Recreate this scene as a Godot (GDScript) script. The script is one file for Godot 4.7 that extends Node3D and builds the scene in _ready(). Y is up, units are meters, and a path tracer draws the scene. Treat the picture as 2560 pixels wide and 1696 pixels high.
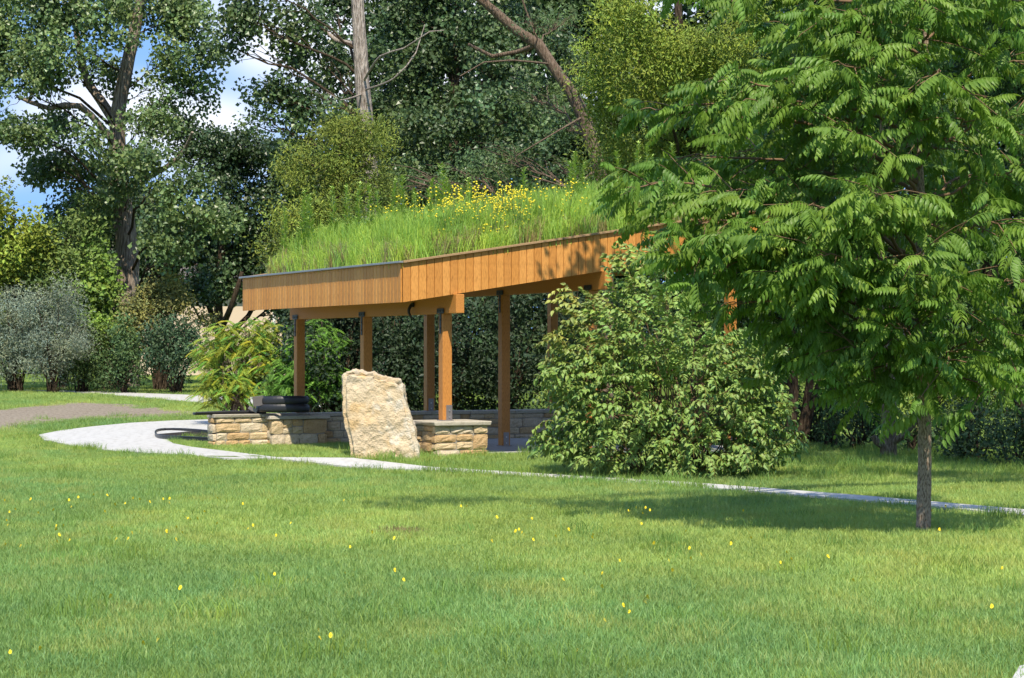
extends Node3D
# A timber shelter with a planted roof at the edge of a park lawn, woods behind.

const F := 5000.0      # focal length in pixels of the 2560 x 1696 photograph
const EYE := 1.8
const HOR := 880.0

var sun_to := Vector3(0.10, 1.376, 0.995).normalized()
var rng := RandomNumberGenerator.new()
var M := {}
var path_near := PackedVector2Array()
var path_far := PackedVector2Array()
var path_corner := PackedVector2Array()
var slab := PackedVector2Array()
var dirt := PackedVector2Array()
var lawn_noise := FastNoiseLite.new()
var gap_noise := FastNoiseLite.new()


class Mb:
	var v := PackedVector3Array()
	var n := PackedVector3Array()
	var c := PackedColorArray()
	var smooth := false
	var tint := Color.WHITE

	func tri(a: Vector3, b: Vector3, d: Vector3) -> void:
		v.append(a); v.append(b); v.append(d)
		c.append(tint); c.append(tint); c.append(tint)

	func quad(a: Vector3, b: Vector3, d: Vector3, e: Vector3) -> void:
		tri(a, b, d); tri(a, d, e)

	func out_tri(a: Vector3, b: Vector3, d: Vector3, mid: Vector3) -> void:
		if (b - a).cross(d - a).dot((a + b + d) / 3.0 - mid) > 0.0:
			tri(a, d, b)
		else:
			tri(a, b, d)

	func out_quad(a: Vector3, b: Vector3, d: Vector3, e: Vector3, mid: Vector3) -> void:
		out_tri(a, b, d, mid); out_tri(a, d, e, mid)

	func stri(a: Vector3, b: Vector3, d: Vector3, na: Vector3, nb: Vector3, nd: Vector3) -> void:
		smooth = true
		tri(a, b, d)
		n.append(na); n.append(nb); n.append(nd)

	# box with chamfered edges; wob moves the corners for rough stones
	func box(t: Transform3D, size: Vector3, bevel: float, wob = null) -> void:
		var h := size / 2.0
		var P := {}
		for k in 8:
			var s := Vector3(1 if k & 1 else -1, 1 if k & 2 else -1, 1 if k & 4 else -1)
			var j := Vector3.ZERO
			if wob != null:
				j = wob.call()
			for a in 3:
				var p := Vector3.ZERO
				for q in 3:
					p[q] = s[q] * (h[q] if q == a else h[q] - bevel)
				P[k * 3 + a] = t * (p + j)
		var mid := t.origin
		for a in 3:
			var b := (a + 1) % 3
			var d := (a + 2) % 3
			for s in [0, 1]:
				var k: int = s << a
				out_quad(P[k * 3 + a], P[(k | 1 << b) * 3 + a], P[(k | 1 << b | 1 << d) * 3 + a], P[(k | 1 << d) * 3 + a], mid)
			for s in [0, 1]:
				for u in [0, 1]:
					var k: int = s << a | u << b
					var k2: int = k | 1 << d
					out_quad(P[k * 3 + a], P[k2 * 3 + a], P[k2 * 3 + b], P[k * 3 + b], mid)
		for k in 8:
			out_tri(P[k * 3], P[k * 3 + 1], P[k * 3 + 2], mid)

	# prism: outline (x, z) in order, between two heights given per point
	func prism(pts: PackedVector2Array, lo: Callable, hi: Callable) -> void:
		var tr := Geometry2D.triangulate_polygon(pts)
		for k in range(0, tr.size(), 3):
			var a := pts[tr[k]]
			var b := pts[tr[k + 1]]
			var d := pts[tr[k + 2]]
			var A := Vector3(a.x, hi.call(a), a.y)
			var B := Vector3(b.x, hi.call(b), b.y)
			var D := Vector3(d.x, hi.call(d), d.y)
			if (B - A).cross(D - A).y > 0:
				tri(A, D, B)
			else:
				tri(A, B, D)
			var A2 := Vector3(a.x, lo.call(a), a.y)
			var B2 := Vector3(b.x, lo.call(b), b.y)
			var D2 := Vector3(d.x, lo.call(d), d.y)
			if (B2 - A2).cross(D2 - A2).y < 0:
				tri(A2, D2, B2)
			else:
				tri(A2, B2, D2)
		for k in pts.size():
			var a := pts[k]
			var b := pts[(k + 1) % pts.size()]
			quad(Vector3(a.x, lo.call(a), a.y), Vector3(a.x, hi.call(a), a.y), Vector3(b.x, hi.call(b), b.y), Vector3(b.x, lo.call(b), b.y))

	# round tube along points with a radius each
	func tube(pts: Array, rad: Array, sides: int, rough := 0.0, noise: FastNoiseLite = null, cap := true) -> void:
		var cnt := pts.size()
		var rings := []
		var norms := []
		var side := Vector3.ZERO
		for i in cnt:
			var fw: Vector3 = (pts[mini(i + 1, cnt - 1)] - pts[maxi(i - 1, 0)]).normalized()
			if i == 0:
				side = fw.cross(Vector3(0.31, 0.12, 0.94)).normalized()
				if side.length() < 0.5:
					side = fw.cross(Vector3.RIGHT).normalized()
			else:
				side = (side - fw * side.dot(fw)).normalized()
			var up := fw.cross(side)
			var ring := []
			var nr := []
			for k in sides:
				var a := TAU * k / sides
				var d := side * cos(a) + up * sin(a)
				var r: float = rad[i]
				if noise:
					var q: Vector3 = pts[i] + d * r
					r *= 1.0 + rough * noise.get_noise_3d(q.x * 3.0, q.y, q.z * 3.0)
				ring.append(pts[i] + d * r)
				nr.append(d)
			rings.append(ring)
			norms.append(nr)
		for i in cnt - 1:
			for k in sides:
				var k2 := (k + 1) % sides
				stri(rings[i][k], rings[i + 1][k], rings[i + 1][k2], norms[i][k], norms[i + 1][k], norms[i + 1][k2])
				stri(rings[i][k], rings[i + 1][k2], rings[i][k2], norms[i][k], norms[i + 1][k2], norms[i][k2])
		if cap:
			var e: int = cnt - 1
			var fw2: Vector3 = (pts[e] - pts[e - 1]).normalized()
			for k in range(1, sides - 1):
				stri(rings[e][0], rings[e][k + 1], rings[e][k], fw2, fw2, fw2)

	func leaf(base: Vector3, dir: Vector3, up: Vector3, ln: float, wd: float, fold: float, fine := false) -> void:
		var side := dir.cross(up).normalized()
		var nn := side.cross(dir).normalized()
		var tip := base + dir * ln - nn * ln * 0.12
		if fine:
			var ml := base + dir * ln * 0.28 + side * wd * 0.46 + nn * fold * wd
			var ml2 := base + dir * ln * 0.62 + side * wd * 0.38 + nn * fold * wd * 0.8
			var mr := base + dir * ln * 0.28 - side * wd * 0.46 + nn * fold * wd
			var mr2 := base + dir * ln * 0.62 - side * wd * 0.38 + nn * fold * wd * 0.8
			var rb := base + dir * ln * 0.5 + nn * ln * 0.03
			tri(base, ml, rb); tri(ml, ml2, rb); tri(ml2, tip, rb)
			tri(base, rb, mr); tri(mr, rb, mr2); tri(mr2, rb, tip)
		else:
			var l := base + dir * ln * 0.42 + side * wd * 0.5 + nn * fold * wd
			var r := base + dir * ln * 0.42 - side * wd * 0.5 + nn * fold * wd
			tri(base, l, tip); tri(base, tip, r)

	func mesh() -> ArrayMesh:
		var arr := []
		arr.resize(Mesh.ARRAY_MAX)
		arr[Mesh.ARRAY_VERTEX] = v
		arr[Mesh.ARRAY_COLOR] = c
		if smooth and n.size() == v.size():
			arr[Mesh.ARRAY_NORMAL] = n
		var m := ArrayMesh.new()
		m.add_surface_from_arrays(Mesh.PRIMITIVE_TRIANGLES, arr)
		return m


# ---------------------------------------------------------------- helpers

func W(px: float, py: float, d: float) -> Vector3:
	return Vector3((px - 1280.0) / F * d, EYE - (py - HOR) / F * d, -d)

func gx(px: float, d: float) -> float:
	return (px - 1280.0) / F * d

func ground_y(x: float, d: float) -> float:
	return 0.5 * smoothstep(44.0, 74.0, d) + 0.11 * exp(-pow((x + 1.5) / 4.5, 4.0) - pow((d - 32.9) / 1.5, 2.0)) + 0.02 * sin(x * 0.35 + d * 0.2) * smoothstep(60.0, 90.0, d)

# point on the lawn seen at that pixel of a flat lawn
func G(px: float, py: float) -> Vector2:
	var d := EYE * F / (py - HOR)
	for k in 6:
		d = (EYE - ground_y(gx(px, d), d)) * F / (py - HOR)
	return Vector2(gx(px, d), -d)

func part(called: String, mesh: Mesh, surface: Material, parent: Node, label := "") -> MeshInstance3D:
	var o := MeshInstance3D.new()
	o.name = called
	o.mesh = mesh
	o.material_override = surface
	parent.add_child(o, true)
	if label:
		o.set_meta("label", label)
	return o

func tag(o: Node, label: String, category: String, group := "") -> void:
	o.set_meta("label", label)
	o.set_meta("category", category)
	if group:
		o.set_meta("group", group)

func thing(called: String, label: String, category: String, at := Vector3.ZERO, group := "") -> Node3D:
	var o := Node3D.new()
	o.name = called
	o.position = at
	add_child(o, true)
	tag(o, label, category, group)
	return o

func struct(called: String, mesh: Mesh, surface: Material) -> MeshInstance3D:
	var o := part(called, mesh, surface, self)
	o.set_meta("kind", "structure")
	return o

func multi(called: String, mesh: Mesh, surface: Material, xf: Array, cols: Array, parent: Node) -> MultiMeshInstance3D:
	var mm := MultiMesh.new()
	mm.transform_format = MultiMesh.TRANSFORM_3D
	mm.use_colors = true
	mm.mesh = mesh
	mm.instance_count = xf.size()
	for k in xf.size():
		mm.set_instance_transform(k, xf[k])
		mm.set_instance_color(k, cols[k])
	var o := MultiMeshInstance3D.new()
	o.name = called
	o.multimesh = mm
	o.material_override = surface
	o.set_meta("kind", "stuff")
	parent.add_child(o, true)
	return o

func rand_basis(tilt: float) -> Basis:
	return Basis(Vector3.UP, rng.randf() * TAU) * Basis(Vector3.RIGHT, rng.randf_range(-tilt, tilt)) * Basis(Vector3.BACK, rng.randf_range(-tilt, tilt))

func rdir() -> Vector3:
	var z := rng.randf_range(-1, 1)
	var a := rng.randf() * TAU
	var s := sqrt(1 - z * z)
	return Vector3(s * cos(a), z, s * sin(a))

func noise_tex(freq: float, ramp: Array, octaves := 4, size := 256, sd := 1, type := FastNoiseLite.TYPE_SIMPLEX_SMOOTH, fractal := FastNoiseLite.FRACTAL_FBM) -> NoiseTexture2D:
	var f := FastNoiseLite.new()
	f.seed = sd
	f.noise_type = type
	f.frequency = freq
	f.fractal_type = fractal
	f.fractal_octaves = octaves
	var t := NoiseTexture2D.new()
	t.width = size
	t.height = size
	t.seamless = true
	t.noise = f
	if ramp.size():
		var g := Gradient.new()
		var off := PackedFloat32Array()
		var col := PackedColorArray()
		for k in ramp.size():
			off.append(float(k) / (ramp.size() - 1))
			col.append(ramp[k])
		g.offsets = off
		g.colors = col
		t.color_ramp = g
	return t

func lin(r: float, g: float, b: float) -> Color:
	return Color(r, g, b).linear_to_srgb()

func mat(called: String, col: Color, rough := 0.8, spec := 0.5) -> StandardMaterial3D:
	var m := StandardMaterial3D.new()
	m.resource_name = called
	m.albedo_color = col
	m.roughness = rough
	m.metallic_specular = spec
	return m

func leaf_mat(called: String, rough: float, spec: float, through: float, tint := Color(1, 1, 1)) -> StandardMaterial3D:
	var m := mat(called, tint, rough, spec)
	m.vertex_color_use_as_albedo = true
	m.cull_mode = BaseMaterial3D.CULL_DISABLED
	m.backlight_enabled = true
	m.backlight = Color(through, through, through * 0.75)
	return m

func textured(m: StandardMaterial3D, tex: Texture2D, scale: Vector3, world := true) -> StandardMaterial3D:
	m.albedo_texture = tex
	m.uv1_triplanar = true
	m.uv1_world_triplanar = world
	m.uv1_scale = scale
	return m

func relief(m: StandardMaterial3D, tex: Texture2D, cm: float) -> StandardMaterial3D:
	m.heightmap_enabled = true
	m.heightmap_texture = tex
	m.heightmap_scale = cm
	return m


# ---------------------------------------------------------------- foliage

func vary(col: Color, amount: float, warm := 0.12) -> Color:
	var k := exp(rng.randf_range(-amount, amount))
	var w := rng.randf_range(-warm, warm)
	return Color(col.r * k * (1 + w * 1.5), col.g * k * (1 + w * 0.4), col.b * k * (1 - w))

# a spray of leaves round a short twig, centred on the origin
func spray(count: int, radius: float, ln: float, wd: float, droop: float, col := Color.WHITE, fine := false) -> ArrayMesh:
	var mb := Mb.new()
	for k in count:
		var p := rdir() * radius * pow(rng.randf(), 0.45)
		p.y *= 0.62
		var dir := (rdir() + Vector3(0, -droop, 0) + p / radius * 0.5).normalized()
		var up := (rdir() * 0.85 + Vector3(0, 0.65, 0.6)).normalized()   # leaves turn to the light
		if absf(up.dot(dir)) > 0.95:
			up = dir.cross(Vector3.RIGHT).normalized()
		mb.tint = vary(col, 0.32)
		var s := rng.randf_range(0.7, 1.25)
		mb.leaf(p, dir, up, ln * s, wd * s, rng.randf_range(0.02, 0.22), fine)
	return mb.mesh()

# a bare twig set, some thin curved tubes
func curve_pts(a: Vector3, b: Vector3, sag: Vector3, steps: int, jitter := 0.0) -> Array:
	var out := []
	for k in steps + 1:
		var t := float(k) / steps
		var j := Vector3.ZERO
		if k > 0 and k < steps:
			j = rdir() * jitter
		out.append(a.lerp(b, t) + sag * (4.0 * t * (1.0 - t)) + j)
	return out

func taper(r0: float, r1: float, cnt: int) -> Array:
	var out := []
	for k in cnt:
		out.append(lerpf(r0, r1, float(k) / (cnt - 1)))
	return out

func densify(pts: Array, rad: Array, step: float) -> Array:
	var P := []
	var R := []
	for k in pts.size() - 1:
		var p0: Vector3 = pts[maxi(k - 1, 0)]
		var p1: Vector3 = pts[k]
		var p2: Vector3 = pts[k + 1]
		var p3: Vector3 = pts[mini(k + 2, pts.size() - 1)]
		var cnt := maxi(1, int(p1.distance_to(p2) / step))
		for j in cnt:
			var t := float(j) / cnt
			P.append(p1.cubic_interpolate(p2, p0, p3, t))
			R.append(lerpf(rad[k], rad[k + 1], t))
	P.append(pts[-1])
	R.append(rad[-1])
	return [P, R]

# lobes: [px, py, rx, ry, depth offset in metres, depth radius in metres or 0]
func crown_spots(lobes: Array, d: float, origin: Vector3, per_m2: float, size: float, col: Color, gap: float, freq: float, amount := 0.28) -> Array:
	var xf := []
	var cols := []
	var all := []
	for L in lobes:
		all.append([L[0], L[1], L[2] * 0.84, L[3] * 0.84, L[4], L[5] * 0.84])
		for k in 4:
			var q := rdir()
			var f := rng.randf_range(0.3, 0.5)
			var rz0: float = L[5] if L[5] > 0.0 else (L[2] + L[3]) * 0.5 / F * d
			all.append([L[0] + q.x * L[2] * 0.85, L[1] - q.y * L[3] * 0.85, L[2] * f, L[3] * f, L[4] + q.z * rz0 * 0.8, L[5] * f])
	for L in all:
		var dd: float = d + L[4]
		var c := W(L[0], L[1], dd)
		var rx: float = L[2] / F * dd
		var ry: float = L[3] / F * dd
		var rz: float = L[5] if L[5] > 0.0 else (rx + ry) * 0.5
		var cnt := int(2.1 * per_m2 * (rx * ry + rx * rz + ry * rz) * 0.75)
		var lobe_tone := exp(rng.randf_range(-0.25, 0.25))
		for k in cnt:
			var dir := rdir()
			var rr := 0.55 + 0.45 * pow(rng.randf(), 0.6)
			rr *= 1.0 + 0.42 * gap_noise.get_noise_3d(dir.x * 60.0 + c.x * 9.0, dir.y * 60.0 + c.y * 9.0, dir.z * 60.0)
			var p := c + Vector3(dir.x * rx, dir.y * ry, dir.z * rz) * rr
			if gap_noise.get_noise_3d(p.x * freq, p.y * freq, p.z * freq) < gap:
				continue
			if p.y < ground_y(p.x, -p.z) + 0.1:
				continue
			var s := size * rng.randf_range(0.75, 1.3)
			xf.append(Transform3D((Basis(Vector3.UP, rng.randf_range(-0.9, 0.9)) * Basis(Vector3.RIGHT, rng.randf_range(-0.6, 0.6)) * Basis(Vector3.BACK, rng.randf_range(-0.8, 0.8))).scaled(Vector3(s if rng.randf() < 0.5 else -s, s, s)), p - origin))
			var tone := vary(col, amount, 0.1)
			cols.append(Color(tone.r * lobe_tone, tone.g * lobe_tone, tone.b * lobe_tone))
	return [xf, cols]

func split_multi(called: String, meshes: Array, m: Material, spots: Array, parent: Node) -> void:
	# several leaf sprays share the crown: merged into one mesh list by turns
	var n := meshes.size()
	for q in n:
		var xf := []
		var cols := []
		for k in range(q, spots[0].size(), n):
			xf.append(spots[0][k])
			cols.append(spots[1][k])
		if xf.size():
			multi(called, meshes[q], m, xf, cols, parent)

# trunk: [[px, py, radius px], ...]; forks: list of the same
func tree(called: String, label: String, category: String, d: float, trunk: Array, forks: Array, lobes: Array, o: Dictionary) -> Node3D:
	var b := W(trunk[0][0], trunk[0][1], d)
	b.y = ground_y(b.x, d)
	var t := thing(called, label, category, b, o.get("group", ""))
	var pts := []
	var rad := []
	for p in trunk:
		pts.append(W(p[0], p[1], d + (p[3] if p.size() > 3 else 0.0)) - b)
		rad.append(p[2] / F * d)
	pts[0].y = -0.1
	var dn := densify(pts, rad, o.get("step", 0.6))
	var mb := Mb.new()
	var bn := FastNoiseLite.new()
	bn.seed = 7
	bn.frequency = o.get("bark_freq", 0.9)
	mb.tube(dn[0], dn[1], o.get("sides", 14), o.get("rough", 0.16), bn)
	part("trunk", mb.mesh(), o.bark, t)
	for f in forks:
		var fp := []
		var fr := []
		for p in f:
			fp.append(W(p[0], p[1], d + (p[3] if p.size() > 3 else 0.0)) - b)
			fr.append(p[2] / F * d)
		var fd := densify(fp, fr, 0.5)
		var fm := Mb.new()
		fm.tube(fd[0], fd[1], 9, 0.15, bn)
		part("limb", fm.mesh(), o.bark, t)
	# one limb to each lobe, with twigs
	for L in lobes:
		if o.get("no_limbs", false):
			break
		var c: Vector3 = W(L[0], L[1], d + L[4]) - b
		var best := 0
		var bd := 1e9
		for k in dn[0].size():
			var q: Vector3 = dn[0][k]
			if q.y > c.y - 0.1 and k > 0:
				break
			var dist := absf(q.y - (c.y - 0.55 * Vector2(c.x - q.x, c.z - q.z).length()))
			if dist < bd:
				bd = dist
				best = k
		var a: Vector3 = dn[0][best]
		if o.has("limb_from"):
			best = o.limb_from
			a = dn[0][best]
		if a.distance_to(c) < 0.3:
			continue
		var r0: float = minf(dn[1][best] * 0.45, 0.009 * a.distance_to(c) + 0.01)
		var cp := curve_pts(a, c, Vector3(0, 0.06 * a.distance_to(c), 0), 7, 0.03 * a.distance_to(c))
		var lm := Mb.new()
		lm.tube(cp, taper(r0, r0 * 0.3, 8), 7)
		for k in o.get("twigs", 7):
			var s: Vector3 = cp[3 + k % 4]
			var rx: float = L[2] / F * d
			var ry: float = L[3] / F * d
			var e := c + Vector3(rng.randf_range(-1, 1) * rx, rng.randf_range(-0.8, 0.9) * ry, rng.randf_range(-1, 1) * (rx + ry) * 0.45) * 0.95
			var tp := curve_pts(s, e, Vector3(0, 0.1, 0), 5, 0.05 * s.distance_to(e))
			lm.tube(tp, taper(r0 * 0.36, r0 * 0.09, 6), 4)
		part("limb", lm.mesh(), o.get("limb_bark", o.bark), t)
	var spots := crown_spots(lobes, d, b, o.density, o.size, o.col, o.get("gap", -0.22), o.get("freq", 14.0), o.get("amount", 0.28))
	split_multi("crown", o.sprays, o.leaf, spots, t)
	return t


# ---------------------------------------------------------------- start

func _ready() -> void:
	rng.seed = 4217
	gap_noise.seed = 11
	gap_noise.frequency = 0.045
	gap_noise.fractal_octaves = 3
	lawn_noise.seed = 5
	lawn_noise.frequency = 0.16
	lawn_noise.fractal_octaves = 4
	camera_and_light()
	materials()
	ground()
	pavilion()
	stone_work()
	woods()
	left_shrubs()
	front_shrub()
	walnut()
	roof_plants()
	grass()
	flowers()


func camera_and_light() -> void:
	var cam := Camera3D.new()
	cam.name = "camera"
	cam.fov = rad_to_deg(2.0 * atan(848.0 / F))
	cam.position = Vector3(0, EYE, 0)
	cam.rotation.x = atan((HOR - 848.0) / F)
	cam.near = 0.1
	cam.far = 4000
	cam.current = true
	add_child(cam)
	var sun := DirectionalLight3D.new()
	sun.name = "sun"
	sun.light_energy = 1.6
	sun.light_color = Color(1.0, 0.955, 0.88)
	sun.light_angular_distance = 0.53
	sun.shadow_enabled = true
	add_child(sun)
	sun.look_at_from_position(sun_to * 50.0, Vector3.ZERO, Vector3.UP)
	var env := Environment.new()
	env.background_mode = Environment.BG_SKY
	var sky := Sky.new()
	var pano := PanoramaSkyMaterial.new()
	pano.panorama = ImageTexture.create_from_image(sky_image())
	pano.energy_multiplier = 1.0
	sky.sky_material = pano
	env.sky = sky
	env.tonemap_mode = Environment.TONE_MAPPER_LINEAR
	env.tonemap_exposure = 1.3
	env.sdfgi_enabled = true
	env.ssao_enabled = true
	env.ssil_enabled = true
	var we := WorldEnvironment.new()
	we.name = "environment"
	we.environment = env
	add_child(we)


func sky_image() -> Image:
	var w := 1024
	var h := 512
	var im := Image.create(w, h, false, Image.FORMAT_RGBF)
	var f := FastNoiseLite.new()
	f.seed = 23
	f.frequency = 1.0
	f.fractal_octaves = 6
	for y in h:
		var el := (0.5 - (y + 0.5) / h) * PI
		for x in w:
			var az := (x + 0.5) / w * TAU
			var d := Vector3(sin(az) * cos(el), sin(el), -cos(az) * cos(el))
			var up := maxf(d.y, 0.0)
			var t := pow(1.0 - up, 3.0)
			var c := Vector3(0.13, 0.30, 0.72).lerp(Vector3(0.30, 0.54, 0.94), t)
			if el > -0.02:
				var q := d * Vector3(3.2, 6.5, 3.2)
				var v := f.get_noise_3d(q.x + 3.1, q.y, q.z + 1.7)
				var k := smoothstep(0.02, 0.36, v)
				c = c.lerp(Vector3(0.92, 0.95, 1.02), k * 0.9)
			else:
				c = Vector3(0.10, 0.13, 0.07)
			im.set_pixel(x, y, Color(c.x, c.y, c.z))
	return im


func wood(called: String, col: Color, sd: int) -> StandardMaterial3D:
	var m := mat(called, col, 0.5, 0.4)
	return m


func materials() -> void:
	var grain := noise_tex(0.03, [Color(0.62, 0.56, 0.5), Color(0.9, 0.88, 0.86), Color(1, 1, 1), Color(0.82, 0.78, 0.74)], 5, 512, 3)
	var tones := [lin(0.66, 0.305, 0.070), lin(0.63, 0.282, 0.062), lin(0.69, 0.325, 0.078), lin(0.60, 0.270, 0.062), lin(0.72, 0.345, 0.088)]
	M.boards = []
	for k in tones.size():
		M.boards.append(textured(mat("stained_board", tones[k], 0.55, 0.4), grain, Vector3(5, 0.5, 5)))
	M.beam = textured(mat("stained_beam", lin(0.60, 0.262, 0.06), 0.55, 0.4), grain, Vector3(2.5, 5, 2.5))
	M.post = textured(mat("stained_post", lin(0.58, 0.255, 0.06), 0.5, 0.4), grain, Vector3(6, 0.7, 6))
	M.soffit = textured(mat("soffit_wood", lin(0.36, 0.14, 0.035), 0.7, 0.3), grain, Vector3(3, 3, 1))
	M.trim = textured(mat("weathered_trim", lin(0.40, 0.27, 0.15), 0.7, 0.3), grain, Vector3(2, 4, 2))
	M.edge_metal = mat("grey_flashing", lin(0.30, 0.31, 0.32), 0.45, 0.5)
	M.edge_metal.metallic = 0.5
	M.black_steel = mat("black_steel", lin(0.02, 0.02, 0.022), 0.45, 0.5)
	M.zinc = mat("galvanised_steel", lin(0.28, 0.25, 0.24), 0.42, 0.5)
	M.zinc.metallic = 0.6
	M.bolt = mat("bolt_steel", lin(0.6, 0.6, 0.6), 0.35, 0.6)
	M.bolt.metallic = 0.8
	M.plastic = mat("black_plastic", lin(0.018, 0.02, 0.024), 0.4, 0.5)
	var spots := noise_tex(0.012, [Color(0.74, 0.73, 0.70), Color(0.96, 0.96, 0.95), Color(1, 1, 0.99), Color(0.86, 0.855, 0.84)], 6, 512, 9)
	M.concrete = textured(mat("pale_concrete", lin(0.51, 0.505, 0.485), 0.85, 0.3), spots, Vector3(0.7, 0.7, 0.7))
	M.slab = textured(mat("slab_concrete", lin(0.45, 0.45, 0.44), 0.85, 0.3), spots, Vector3(0.5, 0.5, 0.5))
	var soil := noise_tex(0.02, [Color(0.6, 0.55, 0.5), Color(1, 1, 1), Color(0.8, 0.76, 0.7)], 6, 512, 12)
	M.dirt = textured(mat("bare_soil", lin(0.29, 0.255, 0.20), 0.95, 0.2), soil, Vector3(0.6, 0.6, 0.6))
	M.ground = textured(mat("lawn_soil", lin(0.13, 0.20, 0.040), 0.95, 0.1), soil, Vector3(0.9, 0.9, 0.9))
	M.roof_soil = textured(mat("roof_soil", lin(0.10, 0.085, 0.05), 0.95, 0.1), soil, Vector3(1.5, 1.5, 1.5))
	var lime := noise_tex(0.014, [Color(0.78, 0.70, 0.60), Color(0.98, 0.94, 0.88), Color(1, 0.98, 0.94), Color(0.96, 0.86, 0.68)], 6, 512, 21)
	var pits := noise_tex(0.03, [], 5, 512, 22)
	var stones := [lin(0.57, 0.48, 0.33), lin(0.60, 0.54, 0.42), lin(0.54, 0.43, 0.275), lin(0.57, 0.52, 0.43), lin(0.51, 0.38, 0.225), lin(0.60, 0.55, 0.45)]
	M.stones = []
	for k in stones.size():
		M.stones.append(relief(textured(mat("wall_limestone", stones[k], 0.9, 0.2), lime, Vector3(1.9, 1.9, 1.9)), pits, 1.2))
	M.mortar = textured(mat("mortar", lin(0.36, 0.33, 0.28), 0.95, 0.2), spots, Vector3(3, 3, 3))
	M.cap = relief(textured(mat("cap_limestone", lin(0.46, 0.42, 0.34), 0.85, 0.2), spots, Vector3(1.5, 1.5, 1.5)), pits, 0.5)
	M.boulder = relief(mat("boulder_limestone", lin(1, 1, 1), 0.92, 0.2), pits, 1.3)
	M.boulder.uv1_triplanar = true
	M.boulder.uv1_world_triplanar = true
	M.boulder.uv1_scale = Vector3(1.8, 1.8, 1.8)
	M.boulder.vertex_color_use_as_albedo = true
	var furrow := noise_tex(0.02, [Color(0.42, 0.38, 0.34), Color(0.7, 0.66, 0.62), Color(1, 0.98, 0.95), Color(0.9, 0.86, 0.8)], 5, 512, 31)
	var fur_h := noise_tex(0.02, [], 5, 512, 31)
	var bark := func(called: String, col: Color, sc: Vector3, cm: float) -> StandardMaterial3D:
		return relief(textured(mat(called, col, 0.92, 0.15), furrow, sc), fur_h, cm)
	M.bark_big = bark.call("cottonwood_bark", lin(0.40, 0.35, 0.30), Vector3(1.3, 0.16, 1.3), 7.0)
	M.bark_grey = bark.call("grey_bark", lin(0.52, 0.48, 0.45), Vector3(2.2, 0.22, 2.2), 6.0)
	M.bark_dark = bark.call("dark_bark", lin(0.10, 0.08, 0.06), Vector3(2.5, 0.4, 2.5), 4.0)
	M.bark_tan = bark.call("tan_bark", lin(0.24, 0.19, 0.15), Vector3(2.5, 0.4, 2.5), 4.0)
	M.bark_walnut = bark.call("young_walnut_bark", lin(0.42, 0.35, 0.28), Vector3(6, 1.6, 6), 0.8)
	M.bark_mid = bark.call("forked_tree_bark", lin(0.30, 0.26, 0.19), Vector3(3, 0.6, 3), 3.0)
	M.twig = mat("twig_bark", lin(0.20, 0.13, 0.075), 0.8, 0.3)
	M.leaf_gloss = leaf_mat("glossy_leaf", 0.40, 0.48, 0.65)
	M.leaf = leaf_mat("leaf", 0.52, 0.38, 0.55)
	M.leaf_matte = leaf_mat("soft_leaf", 0.62, 0.4, 0.5)
	M.grass = leaf_mat("grass_blade", 0.5, 0.4, 0.8)
	M.petal = mat("yellow_petal", lin(0.90, 0.68, 0.03), 0.7, 0.3)
	M.petal_lemon = mat("lemon_petal", lin(0.88, 0.76, 0.06), 0.7, 0.3)
	M.fruit = mat("green_fruit", lin(0.42, 0.46, 0.10), 0.5, 0.4)
	M.house_wall = mat("cream_render", lin(0.62, 0.50, 0.37), 0.85, 0.3)
	M.house_door = mat("brown_door", lin(0.28, 0.18, 0.13), 0.7, 0.3)
	M.house_roof = mat("grey_shingle", lin(0.12, 0.11, 0.10), 0.9, 0.2)
	M.house_white = mat("white_trim", lin(0.75, 0.74, 0.70), 0.6, 0.4)
	# leaf sprays shared by the trees
	M.s_broad = []
	M.s_fine = []
	M.s_shrub = []
	M.s_silver = []
	for k in 4:
		M.s_broad.append(spray(50, 0.58, 0.135, 0.125, 0.55))
		M.s_fine.append(spray(60, 0.5, 0.10, 0.034, 0.35))
		M.s_shrub.append(spray(60, 0.38, 0.085, 0.05, 0.3))
		M.s_silver.append(spray(60, 0.36, 0.075, 0.018, -0.2))


# ---------------------------------------------------------------- ground

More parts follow.
